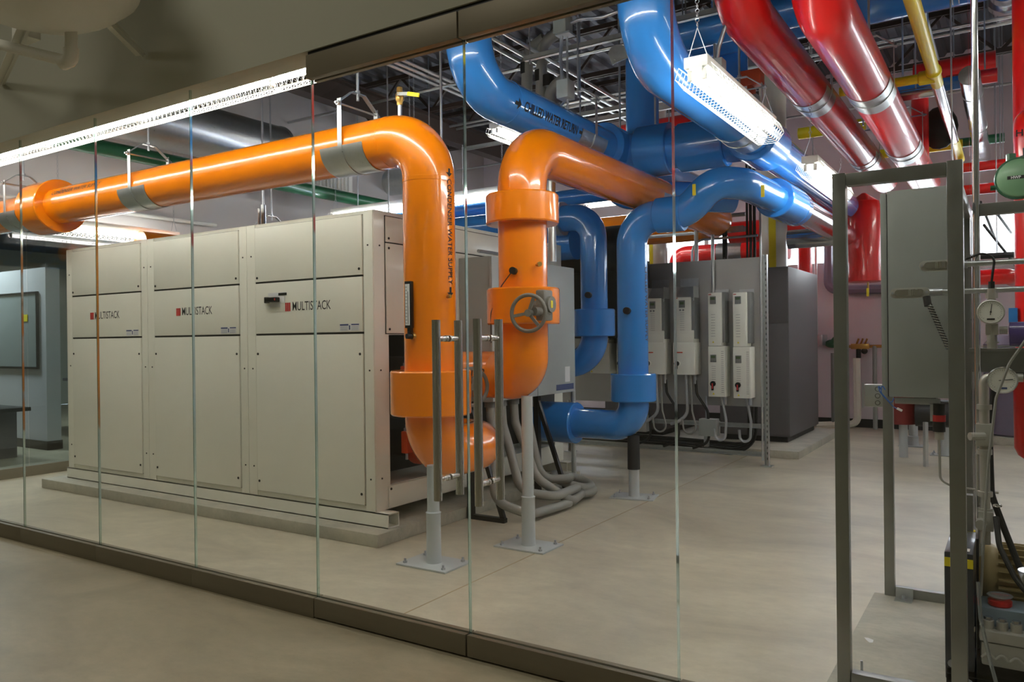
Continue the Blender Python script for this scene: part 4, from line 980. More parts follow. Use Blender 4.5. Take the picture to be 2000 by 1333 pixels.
MB().cyl((-.245, 3.46, .885), (-.245, 3.46, .86), .0235, 14).build('regulator_band', 'logo_red', r); MB().cyl((-.245, 3.46, .82), (-.245, 3.46, .79), .016, 12).build('regulator_bowl', 'pewter', r)
tag(MB().tube([(-.245, 3.46, .79), (-.243, 3.46, .63), (-.20, 3.46, .61), (-.05, 3.46, .60)], .0045, 8, .03).build('copper_tube', 'pewter', loc=(-.245, 3.46, .8)), 'thin bent metal tube hanging below the equipment enclosure', 'tube')
def conduit_body(lab, a, x2, wd, name='conduit_fitting'):
    # an oval access fitting with a pressed cover, on the face of the box, running on as a pipe
    r = thing(name, lab, 'conduit', a, 'conduit fittings on the equipment enclosure')
    x0, y, z = a; n = 12; hw = wd/2; hh = .019
    def stad(hw, hh, y0, y1, m, nm):
        P = []
        for k in range(n+1): t = PI/2+PI*k/n; P.append((x0-(hw-hh)+hh*math.cos(t), y0, z+hh*math.sin(t)))
        for k in range(n+1): t = -PI/2+PI*k/n; P.append((x0+(hw-hh)+hh*math.cos(t), y0, z+hh*math.sin(t)))
        return MB().prism(P, 0, (0, y1-y0, 0)).build(nm, m, r)
    stad(hw, .019, y+.004, y+.04, 'pewter', 'body'); stad(hw-.018, .012, y-.005, y+.004, 'steel', 'cover')
    for s in (-1, 1): MB().cyl((x0+s*(hw-.010), y-.001, z), (x0+s*(hw-.010), y+.004, z), .005, 8).build('screw', 'zinc', r)
    MB().cyl((x0+hw-.01, y+.025, z), (x0+hw+.04, y+.025, z), .014, 16).build('connector', 'zinc', r)
    MB().cyl((x0+hw+.035, y+.025, z), (x2, y+.025, z), .0105, 16).build('conduit', 'galv', r)
    return r
conduit_body('upper oval conduit fitting and its silver conduit running right from the grey enclosure', (-.235, 3.27, 1.455), 1.4, .115)
cb = conduit_body('lower oval conduit fitting and its silver conduit, with a black coiled lead below', (-.325, 3.27, 1.357), 1.4, .135)
r = thing('coiled_lead', 'black coiled flexible lead hanging from the lower conduit fitting', 'cable', (-.26, 3.25, 1.31))
MB().cyl((-.268, 3.262, 1.34), (-.262, 3.255, 1.305), .013, 12).build('gland', 'black', r)
P = []; 
for k in range(17*8):
    t = k/(17*8-1); c = Vector((-.258+.062*t, 3.25, 1.31-.165*t)); a = 2*PI*k/8; P.append(c+Vector((.0085*math.cos(a), .0085*math.sin(a), 0)))
MB().tube(P, .0024, 5).build('coil', 'black', r); MB().cyl((-.258, 3.25, 1.31), (-.196, 3.25, 1.145), .0055, 8).build('core', 'gauge_face', r)
c = onY(1707, 773, 3.97)
r = thing('junction_box', 'square galvanised junction box with round knockouts beside the frame back post', 'junction box', c)
MB().bx(c.x-.038, c.x+.045, 3.95, 4.0, c.z-.052, c.z+.052, .003).build('box', 'galv', r)
MB().bx(c.x-.048, c.x-.040, 3.945, 3.95, c.z-.056, c.z+.06).build('cover_edge', 'zinc', r)
b = MB(); [b.torus((c.x+.018, 3.949, c.z+k), (0, 1, 0), .010, .0012, 16, 5) for k in (-.032, 0, .032)]; b.build('knockout', 'gap', r)
r = thing('blue_wires', 'pair of blue wires looping out of the square junction box to a white connector', 'cable', (-.42, 3.38, .95))
MB().tube([onY(1722, 762, 3.385), onY(1714, 750, 3.385), onY(1718, 765, 3.385), onY(1726, 775, 3.385), onY(1745, 795, 3.385), onY(1752, 799, 3.385)], .0022, 6, .02).build('wire', 'blue_wire', r)
MB().tube([onY(1729, 762, 3.38), onY(1722, 750, 3.38), onY(1721, 768, 3.38), onY(1738, 786, 3.38), onY(1743, 786, 3.38), onY(1746, 778, 3.38)], .0022, 6, .02).build('wire', 'blue_wire', r)
MB().bar(onY(1752, 798, 3.385), onY(1762, 803, 3.385), .008, .008).build('connector', 'label_white', r)

# upright post and its own frame at the far right
r = thing('steel_frame', 'second brushed steel frame behind the right glass joint, carrying the gauges', 'frame', (.3, 3.45, .012))
MB().cyl((-.108, 3.30, .012), (-.108, 3.30, 3.0), .0115, 20).build('upright_pipe', 'alu', r)
MB().bx(-.155, -.13, 3.46, 3.50, .012, 1.66, .002).build('post', 'frame_steel', r); MB().bx(.72, .76, 3.46, 3.50, .012, 1.66, .002).build('post', 'frame_steel', r)
MB().bx(-.11, .76, 3.30, 3.34, 1.630, 1.672, .003).build('top_rail', 'frame_steel', r)
MB().bx(-.135, .76, 3.30, 3.34, 1.135, 1.148, .002).build('mid_rail', 'frame_steel', r)
MB().bx(-.135, .76, 3.325, 3.335, 1.06, 1.135).build('back_plate', 'frame_steel', r)
MB().bx(-.10, .76, 3.48, 3.485, 1.149, 1.155).build('mid_rail', 'galv', r)
def dial(c, R, lab, n=(0, -1, 0), rim='pewter', ang=.2, small=None):
    r = thing('pressure_gauge', lab, 'gauge', c, 'round pressure gauges'); c = Vector(c); n = Vector(n).normalized()
    MB().lathe(c-n*.03, n, [(0, R*.7), (.003, R*.97), (.028, R), (.034, R*.99), (.036, R*.92), (.031, R*.87)], 32).build('case', rim, r)
    MB().cyl(c+n*.000, c+n*.002, R*.88, 28).build('face', 'gauge_face', r)
    rt = Vector((1, 0, 0)); b = MB()
    for k in range(25):
        a = math.radians(225-270*k/24); d = rt*math.cos(a)+Vector((0, 0, 1))*math.sin(a)
        b.bar(c+n*.0026+d*R*(.66 if k % 4 == 0 else .72), c+n*.0026+d*R*.79, .0008, .0006, up=n)
    b.build('scale', 'ink', r)
    d = rt*math.sin(ang)+Vector((0, 0, 1))*math.cos(ang); MB().bar(c+n*.004-d*R*.25, c+n*.004+d*R*.65, .0022, .0008, up=n).cyl(c+n*.003, c+n*.006, R*.07, 10).build('needle', 'ink', r)
    MB().bx(c.x-R*.28, c.x+R*.28, c.y-.0032, c.y-.0028, c.z-R*.66, c.z-R*.52).build('printed_mark', small or 'ink', r)
    return r
dial((-.064, 3.20, 1.276), .043, 'grey rimmed pressure gauge above the steel mid rail, upper of the two', ang=.12)
dial((-.031, 3.20, 1.038), .047, 'bright chrome rimmed pressure gauge below the mid rail, lower of the two', rim='alu', ang=1.45, small='label_blue')
r = thing('gauge_fittings', 'grey pipe fittings above and below the upper gauge', 'pipe fitting', (-.06, 3.25, 1.16))
MB().cyl((-.062, 3.25, 1.147), (-.062, 3.25, 1.24), .016, 12).cyl((-.062, 3.25, 1.165), (-.062, 3.25, 1.172), .021, 12).bx(-.082, -.042, 3.235, 3.265, 1.195, 1.235, .004).build('tee', 'pewter', r)
MB().cyl((-.04, 3.25, 1.212), (-.015, 3.25, 1.212), .014, 12).build('nipple', 'pewter', r); MB().cyl((-.062, 3.25, 1.31), (-.062, 3.25, 1.36), .013, 12).cyl((-.062, 3.25, 1.325), (-.062, 3.25, 1.345), .019, 6).build('union', 'pewter', r)
tag(MB().tube([(-.062, 3.25, 1.38), (-.058, 3.25, 1.42), (-.05, 3.25, 1.47), (-.09, 3.25, 1.488), (-.14, 3.25, 1.47)], .004, 8, .03).cyl((-.062, 3.25, 1.36), (-.062, 3.25, 1.385), .010, 10).build('sensor_lead', 'black', loc=(-.062, 3.25, 1.36)), 'black sensor lead curling up from the upper gauge fittings', 'cable')
r = thing('purple_filter', 'glossy purple cylinder lying right of the upper gauge', 'canister', (.1, 3.25, 1.19))
MB().lathe((-.012, 3.25, 1.198), (1, 0, 0), [(0, .02), (.002, .042), (.066, .043), (.069, .045), (.072, .043), (.34, .043), (.345, .02)], 28).build('canister', 'purple', r)
r = thing('pipe_run', 'cast pipe elbow and stacked valves descending beside the chrome gauge', 'pipe fitting', (-.085, 3.28, .5))
MB().tube([(-.045, 3.25, 1.045), (-.088, 3.25, 1.045), (-.088, 3.25, .45)], .0165, 14, .03).build('pipe', 'pewter', r)
MB().cyl((-.062, 3.25, 1.045), (-.054, 3.25, 1.045), .021, 14).build('flange', 'pewter', r); MB().cyl((.0, 3.25, 1.045), (.03, 3.25, 1.045), .015, 12).build('nipple', 'pewter', r)
for z in (.93, .80, .77, .62, .56): MB().cyl((-.088, 3.25, z), (-.088, 3.25, z+.018), .024, 12).build('collar', 'pewter', r)
MB().bx(-.115, -.06, 3.225, 3.275, .80, .88, .006).cyl((-.088, 3.20, .84), (-.13, 3.17, .84), .014, 10).build('valve_body', 'pewter', r)
MB().bx(-.11, -.062, 3.22, 3.28, .50, .57, .006).cyl((-.10, 3.18, .53), (-.10, 3.23, .53), .018, 12).build('valve_body', 'pewter', r)
MB().torus((-.05, 3.2, .60), (0, .5, 1), .012, .003, 16, 6).build('ring', 'alu', r)
MB().bx(-.155, -.125, 3.24, 3.28, .49, .62, .002).build('channel', 'frame_steel', r)
tag(MB().tube([(-.055, 3.2, .56), (-.045, 3.15, .47), (0.0, 3.1, .38), (.07, 3.05, .30), (.25, 3.05, .22)], .0095, 10, .12).build('black_hose', 'black', loc=(-.055, 3.2, .56)), 'black rubber hose sweeping down right from the stacked valves', 'hose')
tag(MB().tube([(-.055, 3.3, 1.02), (-.075, 3.3, .85), (-.07, 3.3, .62), (-.03, 3.28, .50), (.02, 3.25, .36), (.2, 3.2, .26)], .011, 10, .12).build('grey_hose', 'rubber', loc=(-.055, 3.3, 1.02)), 'thicker dark grey hose sweeping down right behind the black hose', 'hose')
tag(MB().tube([(.12, 3.12, 1.32), (-.01, 3.13, 1.10), (-.05, 3.13, .98), (-.075, 3.13, .75), (-.09, 3.13, .50), (-.10, 3.12, .30)], .0045, 8, .1).build('thin_hose', 'hose_grey', loc=(.12, 3.12, 1.32)), 'thin grey tube slanting down behind the chrome gauge', 'hose')
# red canister, green actuator, red riser at the right edge
r = thing('filter_housing', 'red filter housing with black head, cut by the right edge of the view', 'canister', (.05, 3.45, .75))
c = onY(2001, 800, 3.5); MB().lathe((c.x, 3.5, .73), (0, 0, 1), [(0, .005), (.012, .022), (.04, .034), (.30, .036)], 24).build('canister', 'red', r); MB().bx(c.x-.036, c.x+.05, 3.46, 3.54, 1.03, 1.09, .006).build('head', 'black', r)
r = thing('hot_water_pipe', 'bright red riser at the right edge with arrow lettering, behind the green actuator', 'pipe', (.06, 4.5, 1.2))
MB().tube([(.085, 4.5, 1.08), (.085, 4.5, 2.22), (.085, 5.2, 2.26), (.085, 5.2, CEIL-.06)], .075, 28, .1).build('pipe_body', 'red', r)
bm = text_bm('HHWS', .045, .0008, sub=1); put_text(bm, 'lettering', 'ink', r, pipe_map((.085, 4.5, 2.15), (1, 0, 0), (-.45, -1, 0), .0765))
bm = text_bm('I', .001); bm.clear(); arrow_into(bm, -.03, .03, .03, .025); put_text(bm, 'arrow_mark', 'ink', r, pipe_map((.085, 4.5, 2.05), (0, 0, -1), (-.45, -1, 0), .0775))
r = thing('valve_actuator', 'pale green valve actuator with dark green rim in front of the red riser', 'valve', (.03, 4.3, 1.95))
ca = onY(1990, 352, 4.3)
MB().lathe((ca.x, 4.30, ca.z), (0, -1, 0), [(0, .05), (.01, .092), (.05, .098), (.06, .094)], 28).build('rim', 'green', r)
MB().lathe((ca.x, 4.24, ca.z), (0, -1, 0), [(0, .088), (.012, .084), (.02, .07), (.022, .01)], 28).build('cover', 'pale_green', r)
MB().cyl((ca.x-.09, 4.27, ca.z-.03), (ca.x-.112, 4.27, ca.z-.03), .012, 8).cyl((ca.x-.03, 4.28, ca.z+.08), (ca.x-.03, 4.28, ca.z+.12), .02, 10).build('port', 'green', r)
MB().bx(ca.x-.045, ca.x+.03, 4.2165, 4.218, ca.z-.007, ca.z+.008).build('name_plate', 'ink', r)
bm = text_bm('HWP', .017, .0005); put_text(bm, 'lettering', 'label_white', r, plane_map((ca.x-.012, 4.216, ca.z), (1, 0, 0), (0, 0, 1)))

# ---- pump, motor, belt guard, hoses on the skid
r = thing('belt_guard', 'dark belt guard box with yellow warning strip, low beside the steel frame', 'machine guard', (-.17, 3.2, .02))
MB().bx(-.205, -.118, 3.05, 3.52, .055, .455, .006).build('guard_body', 'dark_panel', r)
MB().bx(-.204, -.119, 3.0485, 3.05, .405, .436).build('warning_strip', 'yellow_tag', r); MB().bx(-.19, -.125, 3.40, 3.43, .455, .4565).build('warning_strip', 'yellow_tag', r)
MB().bx(-.155, -.13, 3.08, 3.12, .455, .4565).build('paper_label', 'label_white', r)
for y in (3.08, 3.46): MB().cyl((-.19, y, .012), (-.19, y, .058), .016, 14).build('foot', 'rubber', r)
MB().cyl((-.185, 3.04, .075), (-.185, 3.05, .075), .012, 10).build('knob', 'zinc', r)
tag(MB().bx(-.20, .9, 3.02, 3.60, .02, .05, .003).bx(-.2, .9, 3.02, 3.06, .012, .05).build('skid_base', 'black_steel', loc=(.3, 3.3, .012)), 'dark steel base plate under the pump and motor', 'base')
r = thing('electric_motor', 'tan finned electric motor lying behind the pump, low at the right edge', 'motor', (.1, 3.35, .05))
mc = Vector((-.10, 3.36, .325))
MB().lathe(mc, (1, 0, 0), [(-.012, .03), (-.01, .098), (.012, .104), (.03, .10), (.05, .088), (.40, .088)], 36).build('motor_body', 'motor_tan', r)
b = MB()
for k in range(22):
    a = 2*PI*k/22; d = Vector((0, math.cos(a), math.sin(a))); b.bar(mc+Vector((.05, 0, 0))+d*.098, mc+Vector((.42, 0, 0))+d*.098, .0045, .026, up=d)
b.build('cooling_fin', 'motor_tan', r)
MB().lathe(mc, (-1, 0, 0), [(.010, .026), (.022, .024), (.026, .012)], 16).build('shaft_cap', 'black', r)
for a in (.4, 1.3, 2.3, 3.8, 5.0): MB().cyl(mc+Vector((-.018, .088*math.cos(a), .088*math.sin(a))), mc+Vector((-.006, .088*math.cos(a), .088*math.sin(a))), .006, 6).build('bolt', 'black', r)
MB().bx(-.02, .3, 3.28, 3.44, .05, .24).build('motor_foot', 'motor_tan', r)
r = thing('plunger_pump', 'silver plunger pump with three capped cylinders and a blue crankcase, bottom right', 'pump', (0, 3.1, .05))
MB().bx(-.105, .03, 3.12, 3.26, .07, .262, .008).build('crankcase', 'tank_blue', r)
MB().bx(-.10, .035, 3.055, 3.12, .085, .165, .012).build('manifold', 'pewter', r)
MB().bx(-.105, .04, 3.05, 3.12, .165, .205, .012).build('cylinder_head', 'pewter', r)
for k in range(3):
    x = -.078+k*.040; o = MB().cyl((x, 3.085, .205), (x, 3.085, .232), .017, 16).build('cylinder_cap', 'pewter', r)
    MB().cyl((x, 3.085, .232), (x, 3.085, .243), .013, 6).build('cap_bolt', 'alu', o)
    MB().tube([(x-.018, 3.046, .115), (x, 3.044, .135), (x+.018, 3.046, .115)], .005, 8, .01).build('lower_boss', 'pewter', r)
MB().lathe((-.045, 3.17, .262), (0, 0, 1), [(0, .034), (.004, .037), (.018, .037), (.022, .03)], 20).build('red_cap', 'red', r)
MB().lathe((-.045, 3.17, .284), (0, 0, 1), [(0, .02), (.01, .038), (.012, .04), (.014, .038)], 20).build('clear_cup', 'clear', r)
MB().bx(.032, .09, 3.05, 3.14, .03, .20, .004).cyl((.04, 3.05, .19), (.09, 3.05, .19), .016, 12).build('outlet_block', 'pewter', r)
MB().bar((-.20, 3.06, .205), (-.115, 3.06, .20), .014, .014).build('shaft_guard', 'pewter', r)
r = thing('funnel', 'translucent plastic funnel in front of the tan motor at the right edge', 'funnel', (.06, 3.1, .2))
MB().lathe((.055, 3.12, .235), (0, 0, 1), [(0, .010), (.06, .012), (.17, .05), (.172, .048)], 20).build('cone', 'clear', r)
for k, (P, lab) in enumerate((([(-.105, 3.03, .37), (-.098, 3.02, .25), (-.07, 2.99, .12), (-.045, 2.96, .03), (0.03, 2.93, .02)], 'clear plastic hose hanging in front of the pump to the floor'),
                              ([(-.16, 3.0, .06), (-.10, 2.97, .035), (.0, 2.92, .022), (.12, 2.88, .022)], 'clear plastic hose lying along the pad below the pump'))):
    tag(MB().tube(P, .006, 8, .05).build('clear_hose', 'clear', loc=P[0]), lab, 'hose', 'clear hoses at the pump')

# lower background between the frame posts
r = thing('red_pump', 'red inline pump with black motor far behind the steel frame', 'pump', (-.9, 8.5, .3))
c = onY(1764, 812, 8.5); MB().cyl((c.x-.02, 8.5, .33), (c.x-.02, 8.5, .80), .14, 20).build('pump_body', 'dark_red', r)
MB().cyl((c.x+.12, 8.4, .45), (c.x+.55, 8.4, .45), .13, 20).cyl((c.x+.12, 8.4, .62), (c.x+.3, 8.4, .62), .12, 20).build('motor', 'black', r)
MB().cyl((c.x, 8.5, 0), (c.x, 8.5, .34), .04, 12).build('leg', 'post_paint', r)
stand('distant grey pipe stand behind the steel frame, left one', onZ(1784, 872, 0).x, onZ(1784, 872, 0).y, .42, .1, r=.045, sz=.14, grp='distant pipe stands')
stand('distant grey pipe stand behind the steel frame, partly behind its front right post', onZ(1844, 890, 0).x, onZ(1844, 890, 0).y, .50, .3, r=.05, sz=.12, grp='distant pipe stands')
c = onZ(1808, 912, 0); vrun('strut_post', 'short slotted strut post standing on the floor behind the steel frame', 'galv', 1808, 825, 912, c.y, .022, None, 'strut', n=4, z0=0)
r = thing('storage_tank', 'large lilac grey storage tank standing on the far floor, right of the frame', 'tank', (.05, 7.5, 0))
c = onZ(1975, 862, 0); MB().lathe((c.x+.12, c.y, .08), (0, 0, 1), [(0, .36), (.02, .38), (1.0, .38), (1.1, .30), (1.12, .02)], 32).build('tank_body', 'purple_grey' if 'purple_grey' in M else 'office_blue', r)
MB().bx(c.x-.3, c.x+.55, c.y-.42, c.y+.42, 0, .08, .005).build('tank_pad', 'pad', r)
c = onY(1925, 542, 6.5); pipe('hot_water_pipe', 'short red pipe with rounded end above the upper gauge, far behind', 'red', [(c.x-.35, 6.5, c.z), (c.x+.14, 6.5, c.z), (c.x+.16, 6.8, c.z)], .055, [0, .07, 0])
MB().cyl((c.x-.2, 6.5, c.z), (c.x-.2, 6.5, CEIL-.06), .006, 6).build('hanger_rod', 'zinc', bpy.data.objects['hot_water_pipe.005'])
tag(MB().bx(onY(1970, 620, 4.44).x, .02, 4.44, 4.46, onY(1975, 631, 4.44).z, onY(1975, 602, 4.44).z).build('blue_sign', 'blue', loc=onY(1975, 620, 4.44)), 'small blue plate beside the red riser, above the purple cylinder', 'sign')

# ================================================================== RIGHT CEILING PIPES
r = thing('chilled_water_pipe', 'shiny blue pipe with silver bands running back at the top right corner', 'pipe', (-.015, 4.6, 4.05))
RX0, RZ_ = -.017, 4.22
MB().cyl((RX0, 4.2, RZ_), (RX0, 8.2, RZ_), .143, 32).build('pipe_body', 'blue', r)
MB().lathe((RX0, 6.05, RZ_), (0, -1, 0), [(0, .145), (0, .20), (.30, .20), (.30, .145)], 36).build('collar', 'blue', r)
for y in (7.0, 8.0): MB().lathe((RX0, y, RZ_), (0, 1, 0), [(0, .144), (0, .148), (.24, .148), (.24, .144)], 32).build('metal_band', 'alu', r)
MB().lathe((RX0, 8.2, RZ_), (0, 1, 0), [(0, .143), (.0, .17), (.12, .17), (.14, .12), (.5, .12), (.52, .02)], 32).build('end_fitting', 'alu', r)
YX, YZ = -.457, 3.063
r = thing('gas_pipe', 'yellow gas pipe slanting down the view beside the right red pipe, with a side branch', 'pipe', (YX, 5.5, YZ))
MB().cyl((YX, 3.2, YZ), (YX, 6.6, YZ), .042, 20).build('pipe_body', 'yellow', r)
for y in (4.55, 6.28): MB().lathe((YX, y, YZ), (0, 1, 0), [(-.03, .042), (-.02, .052), (.02, .052), (.03, .042)], 20).build('coupling', 'yellow', r)
MB().cyl((YX, 6.4, YZ), (-1.1, 6.4, YZ), .034, 16).lathe((-.82, 6.4, YZ), (1, 0, 0), [(-.05, .034), (-.045, .05), (.03, .05), (.035, .034)], 16).lathe((YX, 6.4, YZ), (-1, 0, 0), [(.0, .05), (.10, .05), (.11, .034)], 16).build('branch', 'yellow', r)
MB().cyl((YX, 6.6, YZ), (YX, 8.6, YZ), .041, 20).build('bright_section', 'alu', r)
MB().cyl((YX, 8.6, YZ), (YX, 9.6, YZ), .044, 20).build('end_section', 'yellow', r)
r = thing('lagged_pipe', 'bright aluminium clad pipe running back just right of the silver upright', 'pipe', (-.22, 5, 3.15))
MB().cyl((-.262, 6.9, 3.17), (-.262, 10.2, 3.17), .075, 24).build('cladding', 'alu', r)
for y in (7.4, 8.6): MB().torus((-.262, y, 3.17), (0, 1, 0), .076, .004, 28, 6).bar((-.262, y, 3.24), (-.262, y, CEIL-.1), .01, .01).build('hanger_ring', 'galv', r)
r = thing('strut_channel', 'twin edged slotted strut channel slanting from the top edge to the silver upright', 'strut', (-.35, 5, 3.6))
YCH = 3.62; a = onX(1846, 10, -.30); bq = onX(1884, 148, -.30)
b = MB(); zc = (a.z); 
for s in (-1, 1): b.bar((-.30+s*.018, a.y-.4, 3.42), (-.30+s*.018, 6.0, 3.42), .005, .04)
b.bar((-.30, a.y-.4, 3.44), (-.30, 6.0, 3.44), .04, .005); b.build('channel', 'galv', r)
xrun('chilled_water_pipe', 'slim blue pipe crossing behind the yellow gas pipe', 'blue', (1745, 182), (1885, 158), 7.4, .055)
xrun('lagged_pipe', 'silver wrapped pipe length just below the slim blue cross pipe', 'alu', (1752, 190), (1826, 176), 7.25, .045)
xrun('hot_water_pipe', 'dark red cross pipe above the slim blue pipe at the upper right', 'red', (1785, 155), (1945, 118), 8.2, .11)
xrun('hot_water_pipe', 'deep red cross pipe behind the silver upright, below the other dark red one', 'red', (1900, 155), (1948, 145), 7.75, .06, ext=.2)
xrun('hot_water_pipe', 'red pipe crossing the pale back wall right of the aluminium pipe, upper', 'red', (1930, 325), (1978, 316), 9.5, .05, 'red pipes on the lilac wall', ext=.3)
xrun('hot_water_pipe', 'red pipe crossing the pale back wall right of the aluminium pipe, lower', 'red', (1935, 370), (1985, 360), 9.5, .055, 'red pipes on the lilac wall', ext=.3)
vrun('hot_water_pipe', 'bright red riser behind the right big red pipe and yellow branch', 'red', 1797, 150, 345, 8.4, .075)
xrun('green_pipe', 'green pipe crossing the pale back wall high at the right', 'green', (1925, 275), (1962, 267), 9.8, .05, ext=.3)
xrun('gas_pipe', 'dull yellow pipe far behind, above the steel frame corner', 'yellow', (1700, 303), (1880, 282), 9.6, .05)
xrun('gas_pipe', 'short yellow pipe glimpsed between the two big red pipes', 'yellow', (1560, 268), (1690, 236), 8.6, .06)
tag(MB().sphere(onY(1835, 250, 8.6), .16, (1, .6, 1.3)).build('black_valve', 'black', loc=onY(1835, 250, 8.6)), 'rounded black insulated fitting beside the red riser and yellow pipe', 'pipe fitting')
for k, (a_, b_) in enumerate((((1920, 290), (1975, 530)), )): pass
for k, (p, q) in enumerate((((1915, 395), (1945, 470)), ((1935, 400), (1975, 455)), ((1922, 440), (1985, 520)))):
    tag(MB().cyl(onY(*p, 9.0), onY(*q, BACKY-.01), .014, 10).build('slanting_conduit', 'rubber', loc=onY(*p, 9.0)), 'dark slanting conduit across the bright window at the right, %s of three' % ('leftmost', 'upper right', 'lowest')[k], 'conduit', 'slanting conduits at the right window')
xrun('cable_tray', 'dark slotted tray crossing the bright right window', 'rubber', (1915, 510-8), (1980, 497), 9.2, .03, None, 'cable tray', ext=.2, n=4)

# ================================================================== MIDDLE CEILING CLUTTER
# electrical boxes hanging above the lettered blue pipe
r = thing('junction_box', 'upper grey box below the header with a silver armoured conduit, over the lettered blue pipe', 'junction box', onY(1100, 50, 4.55))
c = onY(1100, 52, 4.55); MB().bx(c.x-.05, c.x+.045, 4.5, 4.6, c.z-.055, c.z+.065, .003).build('box', 'enclosure', r)
MB().bx(c.x-.03, c.x+.075, 4.49, 4.58, c.z-.072, c.z-.060).build('base_tab', 'galv', r)
c2 = onY(1104, 178, 4.55); MB().bx(c2.x-.04, c2.x+.045, 4.5, 4.6, c2.z-.055, c2.z+.065, .004).build('lower_box', 'enclosure_light', r)
MB().tube([(c.x+.0, 4.53, c.z-.055), (c.x-.012, 4.53, (c.z+c2.z)/2), (c.x+.002, 4.53, c2.z+.06)], .012, 10, .1).build('armoured_conduit', 'zinc', r)
MB().cyl((c.x+.022, 4.56, c2.z-.12), (c.x+.022, 4.56, CEIL-.09), .008, 8).build('rod', 'zinc', r)
tag(MB().tube([(c.x+.06, 4.55, c.z+.01), (c.x+.12, 4.55, c.z+.02), (c.x+.28, 4.56, c.z-.0), (c.x+.6, 4.6, c.z+.05)], .012, 10, .1).build('flexible_conduit', 'zinc', loc=(c.x+.06, 4.55, c.z)), 'silver armoured conduit running right from the upper grey box behind the blue bend', 'conduit')
# grey insulated hoses curving up
for k, (px, top, bot, lab) in enumerate(((1028, 75, 175, 'left'), (1056, 62, 190, 'middle'), (1072, 150, 200, 'right'))):
    a = onY(px, bot+20, 6.6); t = onY(px+3, top+25, 6.6); u = onY(px+35, top, 6.6)
    q = thing('insulated_hose', 'grey insulated hose curving over behind the lettered blue pipe, %s of three' % lab, 'hose', a, 'insulated hoses under the roof')
    MB().tube([a, t, u], .055, 14, .13).build('hose', 'hose_grey', q); MB().cyl(a+Vector((0, 0, .25)), a+Vector((0, 0, .36)), .058, 14).build('black_band', 'black', q)
# trapeze rails and rods
for k, (p, q, y, lab) in enumerate((((1065, 110), (1208, 68), 5.6, 'long galvanised trapeze rail under the roof, behind the two blue bends'), ((1160, 222), (1305, 190), 7.0, 'galvanised trapeze rail right of the blue valve upright, upper'),
                                    ((1160, 238), (1310, 205), 6.8, 'galvanised trapeze rail right of the blue valve upright, lower'), ((930, 290), (1010, 270), 7.6, 'galvanised trapeze rail left of the caged light and rear orange bend'),
                                    ((1310, 42), (1406, 20), 5.4, 'galvanised trapeze rail left of the first red bend'))):
    a = onY(*p, y); b_ = onY(*q, y); z = (a.z+b_.z)/2
    r = thing('trapeze_rail', lab, 'strut', (a.x, y, z), 'trapeze rails under the roof')
    b = MB(); b.bx(a.x-.2, b_.x+.2, y-.02, y-.016, z-.02, z+.02); b.bx(a.x-.2, b_.x+.2, y+.016, y+.02, z-.02, z+.02); b.bx(a.x-.2, b_.x+.2, y-.02, y+.02, z-.02, z-.016); b.build('channel', 'galv', r)
    for x in (a.x-.15, b_.x+.15): MB().cyl((x, y, z-.05), (x, y, CEIL-.09), .007, 8).build('rod', 'zinc', r)
vrun('threaded_rod', 'galvanised hanger rod between the two blue pipes, above the red cross pipe', 'zinc', 1210, 60, 270, 6.6, .010, None, 'rod', z1=CEIL-.09)
xrun('hot_water_pipe', 'red cross pipe glimpsed between the blue pipes under the roof', 'red', (1215, 268), (1420, 232), 8.4, .13, ext=.1)
r = thing('valve_actuator', 'orange valve actuator with grey base between the blue drop and the left red pipe', 'valve', onY(1465, 165, 7.2))
c = onY(1462, 165, 7.2); MB().bx(c.x-.08, c.x+.12, 7.15, 7.3, c.z-.02, c.z+.12, .012).bx(c.x-.06, c.x+.04, 7.15, 7.3, c.z-.10, c.z-.02, .008).build('actuator_body', 'orange_red', r)
MB().bx(c.x-.07, c.x+.0, 7.14, 7.15, c.z-.07, c.z-.03).build('name_label', 'label_white', r); MB().bx(c.x-.06, c.x+.08, 7.18, 7.28, c.z-.18, c.z-.10, .006).build('grey_base', 'enclosure', r)
vrun('chilled_water_pipe', 'wide blue drop behind the brightest strip light and left red pipe', 'blue', 1425, -40, 235, 7.3, .165)
vrun('conduit', 'galvanised conduit standing in front of the wide blue drop', 'galv', 1396, -20, 125, 6.0, .014, None, 'conduit')
c = onY(1372, 110, 4.0); tag(MB().bx(c.x-.03, c.x+.04, 4.2, 4.28, c.z-.09, c.z+.05, .003).build('junction_box', 'enclosure', loc=c), 'grey wiring box directly above the brightest strip light', 'junction box')
tag(MB().tube([(c.x+.0, 4.24, c.z+.05), (c.x+.01, 4.24, c.z+.12), (c.x+.06, 4.24, c.z+.26), (c.x+.12, 4.24, c.z+.5)], .012, 10, .1).build('flexible_conduit', 'zinc', loc=(c.x, 4.24, c.z)), 'silver armoured conduit rising from the wiring box beside the left red bend', 'conduit')
xrun('lagged_pipe', 'silver insulated pipe lying under the far blue pipe, over the boilers', 'alu', (1540, 452), (1640, 478), 8.6, .10)
